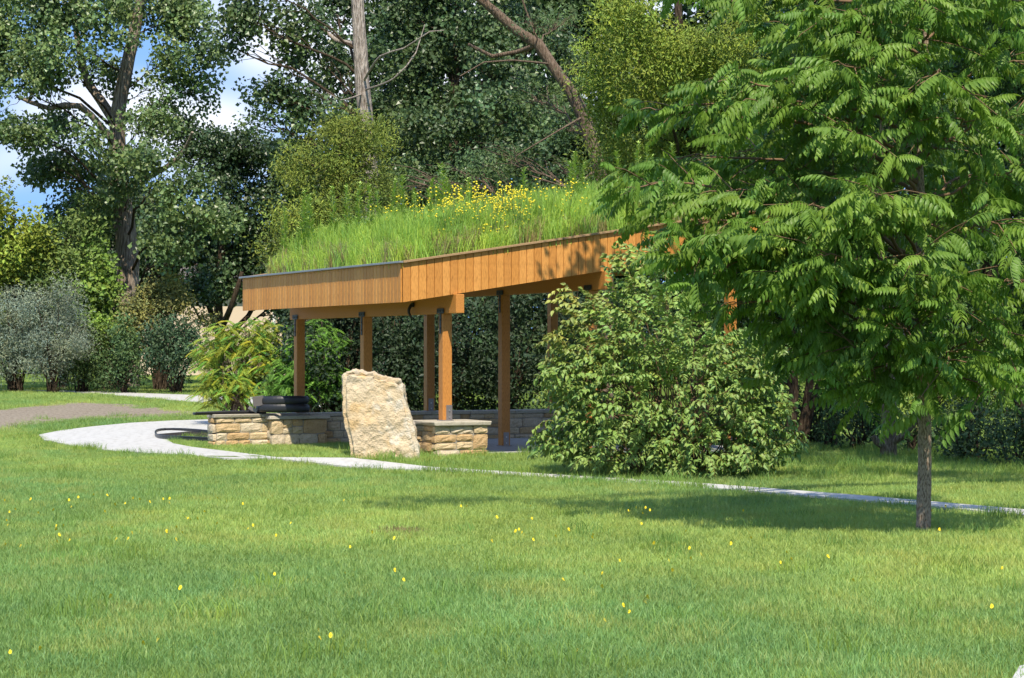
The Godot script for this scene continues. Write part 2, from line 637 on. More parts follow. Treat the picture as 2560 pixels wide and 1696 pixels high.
func ground() -> void:
	var mb := Mb.new()
	var xs := [-1500.0, -400.0, -120.0]
	var x := -60.0
	while x <= 60.0:
		xs.append(x)
		x += 2.5
	xs += [120.0, 400.0, 1500.0]
	var ds := [-1500.0, -300.0, -60.0, -20.0]
	x = -5.0
	while x <= 125.0:
		ds.append(x)
		x += 0.5 if x > 29.0 and x < 38.0 else 2.5
	ds += [200.0, 500.0, 1500.0]
	for i in xs.size() - 1:
		for j in ds.size() - 1:
			var P := []
			for q in [[0, 0], [0, 1], [1, 1], [1, 0]]:
				var px: float = xs[i + q[0]]
				var pd: float = ds[j + q[1]]
				P.append(Vector3(px, ground_y(px, pd), -pd))
			mb.quad(P[0], P[1], P[2], P[3])
	struct("lawn_ground", mb.mesh(), M.ground)
	# the near path: from behind the wall on the left, round the turn and off to the right
	for p in [[620, 1050], [541, 1051], [430, 1054], [324, 1060], [230, 1069], [150, 1079], [97, 1090], [110, 1103], [180, 1117], [280, 1130], [433, 1140], [560, 1150], [692, 1158], [880, 1171], [1082, 1181], [1300, 1193], [1514, 1206], [1700, 1219], [1839, 1229], [2150, 1255], [2400, 1278], [2560, 1293], [2800, 1316], [2800, 1302], [2560, 1279], [2400, 1265], [2150, 1243], [1839, 1219], [1700, 1208], [1514, 1195], [1300, 1186], [1082, 1172], [880, 1158], [692, 1145], [560, 1131], [480, 1121], [433, 1112], [420, 1104], [440, 1094], [520, 1083], [620, 1076]]:
		path_near.append(G(p[0], p[1]))
	var lift := func(p: Vector2) -> float: return ground_y(p.x, -p.y) + 0.025
	var sink := func(p: Vector2) -> float: return ground_y(p.x, -p.y) - 0.12
	mb = Mb.new()
	mb.prism(path_near, sink, lift)
	struct("concrete_path", mb.mesh(), M.concrete)
	for p in [[-120, 989], [33, 991], [232, 1000], [380, 1006], [494, 1009], [660, 1013], [820, 1020], [820, 1031], [660, 1024], [494, 1020], [380, 1014], [232, 1006], [33, 995], [-120, 993]]:
		path_far.append(G(p[0], p[1]))
	mb = Mb.new()
	mb.prism(path_far, sink, lift)
	struct("far_path", mb.mesh(), M.concrete)
	for p in [[2522, 1720], [2548, 1676], [2640, 1650], [2760, 1720]]:
		path_corner.append(G(p[0], p[1]))
	mb = Mb.new()
	mb.prism(path_corner, sink, lift)
	struct("near_path_corner", mb.mesh(), M.concrete)
	for p in [[-150, 1028], [0, 1030], [120, 1022], [200, 1019], [330, 1022], [420, 1029], [494, 1034], [520, 1037], [464, 1041], [330, 1046], [200, 1050], [100, 1060], [0, 1080], [-150, 1090]]:
		dirt.append(G(p[0], p[1]))
	mb = Mb.new()
	mb.prism(dirt, func(p: Vector2) -> float: return ground_y(p.x, -p.y) - 0.05, func(p: Vector2) -> float: return ground_y(p.x, -p.y) + 0.008)
	struct("bare_dirt_ground", mb.mesh(), M.dirt)
	for q in [[1.5, 0.1], [7.5, 0.1], [7.5, 6.9], [1.9, 6.9], [1.3, 2.0]]:
		var p := S(q[0], q[1], 0)
		slab.append(Vector2(p.x, p.z))
	mb = Mb.new()
	mb.prism(slab, func(_p: Vector2) -> float: return -0.1, func(_p: Vector2) -> float: return 0.04)
	struct("shelter_floor_slab", mb.mesh(), M.slab)


# ---------------------------------------------------------------- the shelter

const RX := Vector3(0.89, 0, -0.456)      # along the right fascia
const LX := Vector3(-0.456, 0, -0.89)     # along the left fascia, away from the camera
const SLOPE := 0.154

func S(r: float, l: float, y: float) -> Vector3:
	return Vector3(-1.77, y, -32.25) + RX * r + LX * l

func roof_y(r: float) -> float:
	return 2.60 + SLOPE * r

func frame(r: float, l: float, y: float) -> Transform3D:
	return Transform3D(Basis(RX, Vector3.UP, -LX), S(r, l, y))   # x along the right fascia, y up, z towards the front

func pavilion() -> void:
	var root := thing("picnic_shelter", "timber park shelter with orange stained board fascia and a planted sloping roof", "shelter", S(3.8, 3.8, 0))
	var inv := Transform3D(Basis.IDENTITY, root.position).affine_inverse()
	var RW := 7.6
	var LW := 7.6
	var H := 0.63
	# roof body
	var mb := Mb.new()
	var q := func(r: float, l: float, up: float) -> Vector3: return inv * S(r, l, roof_y(r) + up)
	var e := 0.03
	var lo := 0.16
	var hi := H - 0.09
	var mid: Vector3 = inv * S(3.8, 3.8, roof_y(3.8) + 0.3)
	for f in [[[e, e, lo], [RW - e, e, lo], [RW - e, LW - e, lo], [e, LW - e, lo]], [[e, e, lo], [RW - e, e, lo], [RW - e, e, hi], [e, e, hi]], [[e, LW - e, lo], [RW - e, LW - e, lo], [RW - e, LW - e, hi], [e, LW - e, hi]], [[e, e, lo], [e, LW - e, lo], [e, LW - e, hi], [e, e, hi]], [[RW - e, e, lo], [RW - e, LW - e, lo], [RW - e, LW - e, hi], [RW - e, e, hi]]]:
		var P := []
		for c in f:
			P.append(q.call(c[0], c[1], c[2]))
		mb.out_quad(P[0], P[1], P[2], P[3], mid)
	part("roof_deck", mb.mesh(), M.soffit, root)
	mb = Mb.new()
	mb.out_quad(q.call(e, e, hi), q.call(RW - e, e, hi), q.call(RW - e, LW - e, hi), q.call(e, LW - e, hi), mid)
	part("roof_soil", mb.mesh(), M.roof_soil, root)
	# fascia boards, one by one
	var pitch := 0.1405
	var half := 0.0664
	var mk := func(slope: float, axis: Vector3, out: Vector3, narrow: float) -> ArrayMesh:
		var b := Mb.new()
		var T := 0.024
		var ch := 0.006
		var hw := half * narrow
		var A := []
		for yy in [0.0, H]:
			for row in [[-hw, 0.0], [-hw, T - ch], [-hw + ch, T], [hw - ch, T], [hw, T - ch], [hw, 0.0]]:
				A.append(axis * row[0] + out * row[1] + Vector3.UP * (yy + slope * row[0]))
		var c: Vector3 = Vector3.UP * H * 0.5 + out * T * 0.4
		for k in 6:
			b.out_quad(A[k], A[(k + 1) % 6], A[6 + (k + 1) % 6], A[6 + k], c)
		for o in [0, 6]:
			for k in range(1, 5):
				b.out_tri(A[o], A[o + k], A[o + k + 1], c)
		return b.mesh()
	var left_board: ArrayMesh = mk.call(0.0, LX, -RX, 1.0)
	var right_board: ArrayMesh = mk.call(SLOPE, RX, -LX, 1.0)
	var n := int(LW / pitch)
	for k in n:
		var o := part("fascia_board", left_board, M.boards[rng.randi() % 5], root)
		o.position = inv * S(-0.001 - rng.randf() * 0.003, (k + 0.5) * LW / n, roof_y(0))
	for k in n:
		var o := part("fascia_board", right_board, M.boards[rng.randi() % 5], root)
		var r := (k + 0.5) * RW / n
		o.position = inv * S(r, -0.001 - rng.randf() * 0.003, roof_y(r))
	# back and far fascia
	for k in n:
		var r := (k + 0.5) * RW / n
		var o := part("fascia_board", right_board, M.boards[k % 5], root)
		o.position = inv * S(r, LW - 0.02, roof_y(r))
	# trim on top
	mb = Mb.new()
	mb.box(inv * frame(-0.01, LW / 2, roof_y(0) + H + 0.018), Vector3(0.15, 0.032, LW + 0.12), 0.004)
	part("roof_edge_flashing", mb.mesh(), M.edge_metal, root)
	var ang := atan(SLOPE)
	for side in [-0.02, LW + 0.01]:
		mb = Mb.new()
		var fr := frame(RW / 2, side, roof_y(RW / 2) + H + 0.02)
		fr.basis = fr.basis * Basis(Vector3.BACK, ang)
		mb.box(inv * fr, Vector3(RW / cos(ang) + 0.02, 0.036, 0.12), 0.004)
		part("roof_edge_trim", mb.mesh(), M.trim, root)
	# beams and posts
	var rows := [0.98, 3.77, 6.6]
	var cols := [0.453, 3.80, 7.14]
	for i in 3:
		var r: float = rows[i]
		var by := 2.43 + SLOPE * (r - 0.98)
		mb = Mb.new()
		mb.box(inv * frame(r, 3.68, by + 0.155), Vector3(0.15, 0.31, 7.6), 0.008)
		part("roof_beam", mb.mesh(), M.beam, root)
		for j in 3:
			var l: float = cols[j]
			var base := 0.04
			if j == 2:
				base = 0.60
			if i == 0 and j == 0:
				base = 0.66
			var hgt := by - base
			mb = Mb.new()
			mb.box(inv * frame(r, l, base + hgt / 2), Vector3(0.17, hgt, 0.17), 0.009)
			var po := part("post", mb.mesh(), M.post, root)
			# steel T plate at the head of the post, on both sides
			for s in [-1.0, 1.0]:
				mb = Mb.new()
				mb.box(inv * frame(r + s * 0.092, l, by + 0.045), Vector3(0.008, 0.085, 0.27), 0.002)
				mb.box(inv * frame(r + s * 0.092, l, by - 0.165), Vector3(0.007, 0.33, 0.07), 0.002)
				for b in [[-0.1, 0.045], [0.0, 0.045], [0.1, 0.045], [0.0, -0.1], [0.0, -0.24]]:
					mb.box(inv * frame(r + s * 0.1, l + b[0], by + b[1]), Vector3(0.014, 0.024, 0.024), 0.004)
				part("steel_bracket", mb.mesh(), M.black_steel, root)
			# foot plate
			mb = Mb.new()
			mb.box(inv * frame(r + (0.03 if i == 0 else 0.0), l - 0.09, base + 0.13), Vector3(0.11, 0.26, 0.008), 0.002)
			mb.box(inv * frame(r, l, base + 0.008), Vector3(0.21, 0.014, 0.22), 0.002)
			var fp := part("foot_plate", mb.mesh(), M.zinc, root)
			for yy in [0.06, 0.17]:
				mb = Mb.new()
				var bp := frame(r + (0.03 if i == 0 else 0.0), l - 0.096, base + yy)
				mb.tube([inv * bp.origin, inv * (bp.origin - LX * 0.014)], [0.014, 0.011], 8)
				part("bolt", mb.mesh(), M.bolt, fp)
			if po == null:
				continue
	# black hook under the left fascia
	mb = Mb.new()
	var hp := []
	for k in 9:
		var a := PI * k / 8.0
		hp.append(inv * (S(0.86, 1.55, 2.60 - 0.05 * k * 0.55) + (-RX) * 0.05 * sin(a)))
	mb.tube(hp, taper(0.028, 0.022, 9), 8)
	mb.box(inv * frame(0.88, 1.55, 2.6), Vector3(0.03, 0.08, 0.09), 0.004)
	part("black_hook_light", mb.mesh(), M.black_steel, root)


# ---------------------------------------------------------------- stone

var stone_meshes := []

func stone_block(fr: Transform3D, size: Vector3, parent: Node3D, tone := -1) -> void:
	var o := part("stone", stone_meshes[rng.randi() % stone_meshes.size()], M.stones[rng.randi() % M.stones.size() if tone < 0 else tone], parent)
	o.transform = fr
	o.scale = size * 1.0

# rows of rough stones on the plane z of the frame; x from -w/2 to w/2, y from 0
func stone_face(fr: Transform3D, w: float, h: float, parent: Node3D, row_lo := 0.11, row_hi := 0.2, len_lo := 0.16, len_hi := 0.5) -> void:
	var y := -0.03
	while y < h - 0.02:
		var rh := rng.randf_range(row_lo, row_hi)
		if h - y - rh < row_lo * 0.8:
			rh = h - y
		var x := -w / 2.0 - rng.randf() * 0.02
		while x < w / 2.0 - 0.02:
			var ln := rng.randf_range(len_lo, len_hi)
			if w / 2.0 - x - ln < len_lo * 0.8:
				ln = w / 2.0 - x + rng.randf() * 0.02
			if rh > 0.15 and rng.randf() < 0.3:
				# two thin ones on top of each other
				var cut := rh * rng.randf_range(0.4, 0.6)
				stone_block(fr * Transform3D(Basis.IDENTITY, Vector3(x + ln / 2, y + cut / 2, rng.randf_range(-0.012, 0.012))), Vector3(ln - 0.014, cut - 0.014, 0.16), parent)
				stone_block(fr * Transform3D(Basis.IDENTITY, Vector3(x + ln / 2, y + (cut + rh) / 2, rng.randf_range(-0.012, 0.012))), Vector3(ln - 0.014, rh - cut - 0.014, 0.16), parent)
			else:
				stone_block(fr * Transform3D(Basis.IDENTITY, Vector3(x + ln / 2, y + rh / 2, rng.randf_range(-0.012, 0.014))), Vector3(ln - 0.014, rh - 0.014, 0.16), parent)
			x += ln
		y += rh

func stone_work() -> void:
	var wob := func() -> Vector3: return Vector3(rng.randf_range(-0.05, 0.05), rng.randf_range(-0.06, 0.06), rng.randf_range(-0.12, 0.10))
	for k in 12:
		stone_meshes.append(rough_stone(k))
	# the long low wall at the back of the slab
	var at := S(3.1, 7.14, 0)
	var wall := thing("low_stone_wall", "long low limestone wall under the back posts of the shelter", "wall", at)
	var inv := Transform3D(Basis.IDENTITY, at).affine_inverse()
	var H := 0.54
	var mb := Mb.new()
	mb.box(inv * frame(3.1, 7.17, H / 2 - 0.05), Vector3(7.7, H + 0.06, 0.40), 0.01)
	part("mortar_core", mb.mesh(), M.mortar, wall)
	stone_face(inv * frame(3.1, 7.02, 0), 7.74, H, wall, 0.12, 0.24, 0.18, 0.5)
	stone_face(inv * (frame(-0.76, 7.17, 0) * Transform3D(Basis(Vector3.UP, -PI / 2), Vector3.ZERO)), 0.3, H, wall)
	var r := -0.83
	while r < 7.0:
		var ln := rng.randf_range(0.75, 1.05)
		mb = Mb.new()
		var cw := func() -> Vector3: return Vector3(0, rng.randf_range(-0.004, 0.004), rng.randf_range(-0.012, 0.012))
		mb.box(inv * frame(r + ln / 2, 7.15, H + 0.032), Vector3(ln - 0.008, 0.065, 0.47), 0.008, cw)
		part("cap_stone", mb.mesh(), M.cap, wall)
		r += ln
	# the square piers under two posts
	pier(0.82, 7.0, 1.12, 0.56, 0.5, "squat stone pier at the left end of the shelter below the black plastic coil")
	pier(1.05, 0.42, 0.94, 0.9, 0.595, "sunlit square stone pier beside the big boulder carrying the front post")
	boulder()
	# black plastic edging
	var cp := S(0.52, 6.82, 0.66)
	cp.y = 0.635
	var coil := thing("edging_coil", "black coil of plastic garden edging lying on the left stone pier", "edging coil", cp)
	for wrap in [[0.0, 0.15, 1.0], [0.152, 0.30, 0.97], [0.02, 0.31, 0.80]]:
		mb = Mb.new()
		var prof := []
		for j in 9:
			var t := j / 8.0
			prof.append([lerpf(wrap[0], wrap[1], t), wrap[2] * (1.0 - 0.07 * pow(absf(2.0 * t - 1.0), 3.0))])
		prof.append([wrap[1] - 0.012, wrap[2] * 0.86])
		prof.append([wrap[1] - 0.07, wrap[2] * 0.84])
		for j in prof.size() - 1:
			for k in 40:
				var P := []
				for c in [[j, k], [j + 1, k], [j + 1, k + 1], [j, k + 1]]:
					var a = TAU * (c[1] % 40) / 40.0
					var wave := 1.0 + 0.02 * sin(a * 3.0 + wrap[0] * 20.0)
					P.append(Vector3(cos(a) * 0.52 * prof[c[0]][1] * wave, prof[c[0]][0] + 0.012 * sin(a + wrap[0] * 9.0), sin(a) * 0.31 * prof[c[0]][1] * wave))
				mb.quad(P[0], P[1], P[2], P[3])
		part("coil_wrap", mb.mesh(), M.plastic, coil)
	mb = Mb.new()
	mb.box(Transform3D(Basis(Vector3.UP, 0.5) * Basis(Vector3.BACK, 0.12), Vector3(-0.45, 0.22, 0.22)), Vector3(0.22, 0.19, 0.012), 0.003)
	mb.box(Transform3D(Basis(Vector3.UP, 0.2) * Basis(Vector3.BACK, -0.5), Vector3(-0.56, 0.06, 0.16)), Vector3(0.18, 0.07, 0.02), 0.004)
	part("loose_flap", mb.mesh(), M.zinc, coil)
	var sp := S(-0.3, 7.15, 0.63)
	var strip := thing("edging_strip", "straight black plastic edging strip laid on the wall top left of the coil", "edging strip", sp)
	mb = Mb.new()
	var sinv := Transform3D(Basis.IDENTITY, sp).affine_inverse()
	mb.box(sinv * frame(-0.45, 7.12, 0.622), Vector3(1.45, 0.05, 0.12), 0.012)
	mb.tube([sinv * S(-1.15, 7.04, 0.64), sinv * S(-0.5, 7.03, 0.655), sinv * S(0.2, 7.04, 0.645)], [0.02, 0.02, 0.02], 8)
	part("strip", mb.mesh(), M.plastic, strip)
	var g0 := G(480, 1092)
	var loop := thing("edging_loop", "black plastic edging bent in a long loop on the ground by the concrete path", "edging loop", Vector3(g0.x, 0, g0.y))
	mb = Mb.new()
	var lp := []
	for p in [[577, 1103], [520, 1103], [455, 1100], [400, 1096], [388, 1088], [400, 1080], [450, 1079], [510, 1083], [560, 1090]]:
		var g := G(p[0], p[1] + 4)
		lp.append(Vector3(g.x - g0.x, 0.0, g.y - g0.y))
	var dn := densify(lp, taper(1, 1, lp.size()), 0.15)
	for k in dn[0].size() - 1:
		var a: Vector3 = dn[0][k]
		var b: Vector3 = dn[0][k + 1]
		var side := (b - a).cross(Vector3.UP).normalized() * 0.008
		var u := Vector3(0, 0.09, 0)
		var d := Vector3(0, 0.02, 0)
		var c := (a + b) / 2 + u / 2
		mb.out_quad(a + side + d, b + side + d, b + side + u, a + side + u, c)
		mb.out_quad(a - side + d, b - side + d, b - side + u, a - side + u, c)
		mb.out_quad(a + side + u, b + side + u, b - side + u, a - side + u, c)
	var tp := []
	for p in dn[0]:
		tp.append(p + Vector3(0, 0.095, 0))
	mb.tube(tp, taper(0.016, 0.016, tp.size()), 8)
	part("strip", mb.mesh(), M.plastic, loop)
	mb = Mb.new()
	var fill_outline := PackedVector2Array()
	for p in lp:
		fill_outline.append(Vector2(p.x, p.z))
	mb.prism(fill_outline, func(_p: Vector2) -> float: return 0.0, func(_p: Vector2) -> float: return 0.045)
	part("dark_fill", mb.mesh(), mat("dark_fill", lin(0.035, 0.03, 0.025), 0.95, 0.2), loop)  # flat, very dark sheet filling the inside of the loop

# a unit block with a rough bulging face, cut as a subdivided box
func rough_stone(sd: int) -> ArrayMesh:
	var mb := Mb.new()
	var f := FastNoiseLite.new()
	f.seed = 100 + sd
	f.frequency = 1.6
	f.fractal_octaves = 3
	var N := 4
	var rx := rng.randf_range(-0.06, 0.06)
	var warp := func(p: Vector3) -> Vector3:
		var q := p
		var e := maxf(absf(p.x), absf(p.y)) * 2.0
		q.x += p.y * rx + 0.035 * f.get_noise_3d(p.x, p.y * 2.0, 3.0)
		q.y += 0.06 * f.get_noise_3d(p.x * 2.0, p.y, 9.0)
		if e > 0.95:
			q.z -= 0.10 * signf(p.z) * (1.0 if absf(p.z) > 0.4 else 0.0)
			if absf(p.x) > 0.45 and absf(p.y) > 0.45:
				q.x *= 0.95
				q.y *= 0.90
		else:
			q.z += 0.16 * f.get_noise_3d(p.x * 2.0, p.y * 2.0, p.z)
		return q
	for face in 6:
		var a := face / 2
		var s := 0.5 if face % 2 else -0.5
		for i in N:
			for j in N:
				var P := []
				for c in [[0, 0], [1, 0], [1, 1], [0, 1]]:
					var p := Vector3.ZERO
					p[a] = s
					p[(a + 1) % 3] = float(i + c[0]) / N - 0.5
					p[(a + 2) % 3] = float(j + c[1]) / N - 0.5
					P.append(warp.call(p))
				if a != 2 and (i > 0 and i < N - 1) and false:
					continue
				mb.out_quad(P[0], P[1], P[2], P[3], Vector3.ZERO)
	return mb.mesh()

func pier(r: float, l: float, w: float, dp: float, h: float, label: String) -> void:
	var at := S(r, l, 0)
	var t := thing("stone_pier", label, "stone pier", at)
	var inv := Transform3D(Basis.IDENTITY, at).affine_inverse()
	var mb := Mb.new()
	mb.box(inv * frame(r, l, h / 2 - 0.06), Vector3(w - 0.05, h + 0.08, dp - 0.05), 0.01)
	part("mortar_core", mb.mesh(), M.mortar, t)
	stone_face(inv * frame(r, l - dp / 2 + 0.07, 0), w, h, t, 0.13, 0.26, 0.18, 0.46)
	for s in [-1.0, 1.0]:
		stone_face(inv * (frame(r + s * (w / 2 - 0.07), l, 0) * Transform3D(Basis(Vector3.UP, s * PI / 2), Vector3.ZERO)), dp - 0.17, h, t, 0.12, 0.19, 0.2, 0.4)
	mb = Mb.new()
	var cw := func() -> Vector3: return Vector3(rng.randf_range(-0.015, 0.015), rng.randf_range(-0.004, 0.004), rng.randf_range(-0.015, 0.015))
	mb.box(inv * frame(r, l, h + 0.034), Vector3(w + 0.1, 0.07, dp + 0.1), 0.01, cw)
	part("cap_stone", mb.mesh(), M.cap, t)

func boulder() -> void:
	var d := 32.5
	var c := W(952, 1045, d)
	c.y = 0.02
	var f := FastNoiseLite.new()
	f.seed = 77
	f.frequency = 1.0
	f.fractal_octaves = 5
	var cell := FastNoiseLite.new()
	cell.seed = 5
	cell.noise_type = FastNoiseLite.TYPE_CELLULAR
	cell.frequency = 5.5
	cell.cellular_return_type = FastNoiseLite.RETURN_DISTANCE
	var Y0 := -0.12
	var Y1 := 1.43
	# outline in metres from the middle: height, left, right
	var prof := [[-0.12, -0.46, 0.63], [0.06, -0.47, 0.64], [0.25, -0.50, 0.625], [0.5, -0.53, 0.555], [0.8, -0.60, 0.48], [1.05, -0.61, 0.42], [1.25, -0.61, 0.38], [1.38, -0.60, 0.365], [1.46, -0.58, 0.35]]
	var shape := func(p: Vector3) -> Vector3:
		# p in the cube -1..1
		var top: float = Y1 - 0.045 * p.x - (0.09 if p.x > 0 else 0.0) * p.x + 0.03 * f.get_noise_2d(p.x * 2.0, 4.0)
		var y := lerpf(Y0, top, (p.y + 1) / 2)
		var lft := -0.5
		var rgt := 0.5
		for k in prof.size() - 1:
			if y >= prof[k][0] and y <= prof[k + 1][0]:
				var t: float = (y - prof[k][0]) / (prof[k + 1][0] - prof[k][0])
				lft = lerpf(prof[k][1], prof[k + 1][1], t)
				rgt = lerpf(prof[k][2], prof[k + 1][2], t)
		var x := lerpf(lft, rgt, (p.x + 1) / 2)
		var z := p.z * (0.34 - 0.05 * (y / 1.4)) + 0.05 * p.x
		# round the edges
		var v := Vector3(x, y, z)
		var e := Vector3(absf(p.x), absf(p.y) if p.y > 0 else 0.0, absf(p.z))
		var over := maxf(0, e.x - 0.86) * maxf(0, e.z - 0.8) + maxf(0, e.y - 0.9) * maxf(0, e.z - 0.8) * 1.4 + maxf(0, e.x - 0.9) * maxf(0, e.y - 0.92) * 2.0
		v += Vector3(-signf(p.x), -0.8 * e.y, -signf(p.z)) * over * 2.0
		var nrm := Vector3(p.x * pow(e.x, 6), p.y * pow(e.y, 6), p.z * pow(e.z, 6)).normalized()
		var h := 0.060 * f.get_noise_3d(v.x * 1.6, v.y * 1.6, v.z * 1.6) + 0.024 * f.get_noise_3d(v.x * 5.0, v.y * 5.0, v.z * 5.0) + 0.008 * f.get_noise_3d(v.x * 14.0, v.y * 14.0, v.z * 14.0)
		var pit := cell.get_noise_3d(v.x, v.y, v.z)
		h -= 0.035 * smoothstep(-0.72, -0.97, pit) * smoothstep(-0.1, 0.3, f.get_noise_3d(v.x * 2, v.y * 2, 7.0) + 0.15)
		return v + nrm * h
	var stain := func(v: Vector3) -> Color:
		var a := f.get_noise_3d(v.x * 1.5 + 9, v.y * 1.5, v.z * 1.5)
		var b := f.get_noise_3d(v.x * 4.0, v.y * 4.0 + 5, v.z * 4.0)
		var col := Color(0.57, 0.465, 0.31)
		col = col.lerp(Color(0.53, 0.37, 0.18), clampf(0.05 + a * 1.6 + b * 0.8, 0, 0.8))
		col = col.lerp(Color(0.60, 0.54, 0.43), smoothstep(0.10, 0.55, v.x * 0.8 + b * 0.8))
		col = col.lerp(Color(0.36, 0.35, 0.32), 0.55 * smoothstep(1.0, 1.45, v.y + b * 0.6) * smoothstep(0.3, -0.2, b))
		return col
	var mb := Mb.new()
	var N := 64
	var mid := Vector3(0, 0.7, 0)
	for face in 6:
		var a := face / 2
		var s := 1.0 if face % 2 else -1.0
		if a == 1 and s < 0:
			continue
		var grid := []
		for i in N + 1:
			for j in N + 1:
				var p := Vector3.ZERO
				p[a] = s
				p[(a + 1) % 3] = 2.0 * i / N - 1
				p[(a + 2) % 3] = 2.0 * j / N - 1
				grid.append(shape.call(p))
		for i in N:
			for j in N:
				var A: Vector3 = grid[i * (N + 1) + j]
				mb.tint = stain.call(A)
				mb.out_quad(A, grid[(i + 1) * (N + 1) + j], grid[(i + 1) * (N + 1) + j + 1], grid[i * (N + 1) + j + 1], mid)
	var o := part("limestone_boulder", mb.mesh(), M.boulder, self)
	o.position = c
	tag(o, "tall pitted buff limestone boulder standing upright left of the sunlit pier", "boulder")


# ---------------------------------------------------------------- trees

func woods() -> void:
	var broad := {"sprays": M.s_broad, "leaf": M.leaf_gloss, "bark": M.bark_big, "density": 7.5, "size": 1.0, "col": Color(0.050, 0.088, 0.030)}
	# the big cottonwood on the left
	tree("cottonwood_tree", "big cottonwood with a thick grey trunk at the far left of the lawn", "tree", 72.0,
		[[314, 974, 35], [312, 800, 31], [318, 650, 29], [303, 500, 24], [293, 380, 21], [296, 270, 18], [330, 100, 15], [350, 0, 12], [365, -150, 8]],
		[[[297, 320, 14], [250, 250, 12, 0.5], [213, 190, 10, 1], [190, 80, 8, 1], [170, -100, 5, 1]], [[303, 380, 10], [200, 265, 8, -1], [120, 270, 6, -2], [40, 240, 4, -2]], [[318, 470, 8], [440, 400, 6, -1], [480, 330, 3, -2]]],
		[[60, 60, 130, 110, -1, 0], [200, 20, 130, 90, -2, 0], [370, 20, 110, 80, 1, 0], [470, 30, 75, 60, 0, 0], [450, 140, 90, 75, 0, 0], [50, 220, 105, 100, -3, 0], [160, 150, 80, 70, -3, 0], [500, 220, 55, 45, 1, 0], [390, 220, 70, 70, 0, 0], [60, 320, 75, 50, -3, 0], [150, 330, 70, 60, 2, 0], [170, 430, 90, 60, 2, 0], [110, 410, 60, 40, 1, 0], [190, 520, 80, 60, 2, 0], [290, 60, 70, 70, -2, 0], [340, 330, 80, 65, -2, 0], [410, 300, 50, 45, -1, 0], [410, 420, 85, 75, -4, 0], [470, 510, 110, 70, -4, 0], [440, 590, 85, 60, -4, 0], [550, 540, 55, 50, -4, 0], [320, 480, 55, 50, -1.5, 0], [300, 410, 60, 50, -2, 0], [220, 330, 55, 50, -3, 0], [435, 665, 50, 30, -4, 0], [270, 200, 50, 60, 1, 0], [-60, 120, 90, 150, 0, 0]],
		broad.merged({"col": Color(0.130, 0.200, 0.068), "limb_bark": M.bark_dark, "rough": 0.13, "sides": 22, "gap": -0.06, "density": 8.5}, true))
	# dark many-stemmed tree left of the shelter
	tree("dark_tree", "dark many-stemmed tree standing just left of the shelter roof", "tree", 80.0,
		[[545, 960, 13], [548, 840, 12], [545, 760, 11], [552, 640, 8], [560, 480, 5]],
		[[[545, 830, 9], [520, 760, 7, 1], [495, 690, 5, 1]], [[550, 830, 9], [580, 760, 7, -1], [605, 680, 5, -1]], [[552, 850, 7], [620, 790, 6, 1], [655, 720, 5, 1]]],
		[[470, 340, 70, 45, 0, 0], [530, 370, 80, 60, 0, 0], [620, 380, 80, 60, 0, 0], [680, 430, 90, 80, 1, 0], [560, 480, 100, 90, 0, 0], [660, 560, 100, 100, 0, 0], [560, 620, 110, 90, 1, 0], [490, 600, 80, 90, 2, 0], [600, 700, 100, 60, 0, 0], [500, 700, 70, 50, 1, 0], [700, 660, 80, 90, 1, 0], [745, 520, 80, 80, 2, 0], [770, 620, 80, 80, 2, 0], [700, 380, 60, 50, 3, 0], [820, 470, 70, 70, 3, 0], [850, 570, 90, 70, 3, 0], [780, 720, 80, 80, 3, 0], [390, 600, 90, 100, 3, 0], [380, 700, 80, 70, 3, 0]],
		broad.merged({"col": Color(0.055, 0.098, 0.036), "bark": M.bark_dark, "density": 7.5, "gap": -0.20}, true))
	# tall tree with the bare grey trunk
	tree("tall_cottonwood", "tall tree with a straight bare grey trunk rising behind the shelter roof", "tree", 62.0,
		[[940, 985, 23], [935, 600, 21], [925, 420, 20], [911, 270, 19], [900, 130, 18], [894, 0, 16], [888, -150, 12]],
		[[[907, 205, 3.2], [950, 140, 2.6, -2], [1010, 120, 2.2, -3], [1075, 78, 1.6, -4], [1110, 75, 1, -4]], [[910, 225, 2.6], [985, 195, 2.2, -3], [1040, 130, 1.6, -3], [1062, 60, 1, -3]], [[900, 110, 7], [840, 100, 6, 1], [790, 60, 4, 1]], [[905, 235, 2.5], [850, 250, 1.6, -3], [815, 230, 1, -3]]],
		[[740, 50, 80, 70, 1, 0], [790, 150, 75, 75, 2, 0], [740, 215, 60, 60, 1, 0], [770, 300, 80, 55, 1, 0], [850, 200, 60, 90, 5, 0], [840, 40, 70, 80, 5, 0], [600, 50, 60, 55, 0, 0], [580, 115, 35, 35, 0, 0], [650, -20, 90, 45, 0, 0], [850, 320, 60, 60, -3, 0], [640, 230, 40, 50, 1, 0], [630, 310, 40, 30, 1, 0], [800, 390, 80, 50, 2, 0], [720, 390, 50, 40, 1, 0]],
		broad.merged({"limb_bark": M.bark_dark, "bark": M.bark_grey, "col": Color(0.095, 0.155, 0.055), "sides": 22, "gap": -0.06, "density": 8.5}, true))
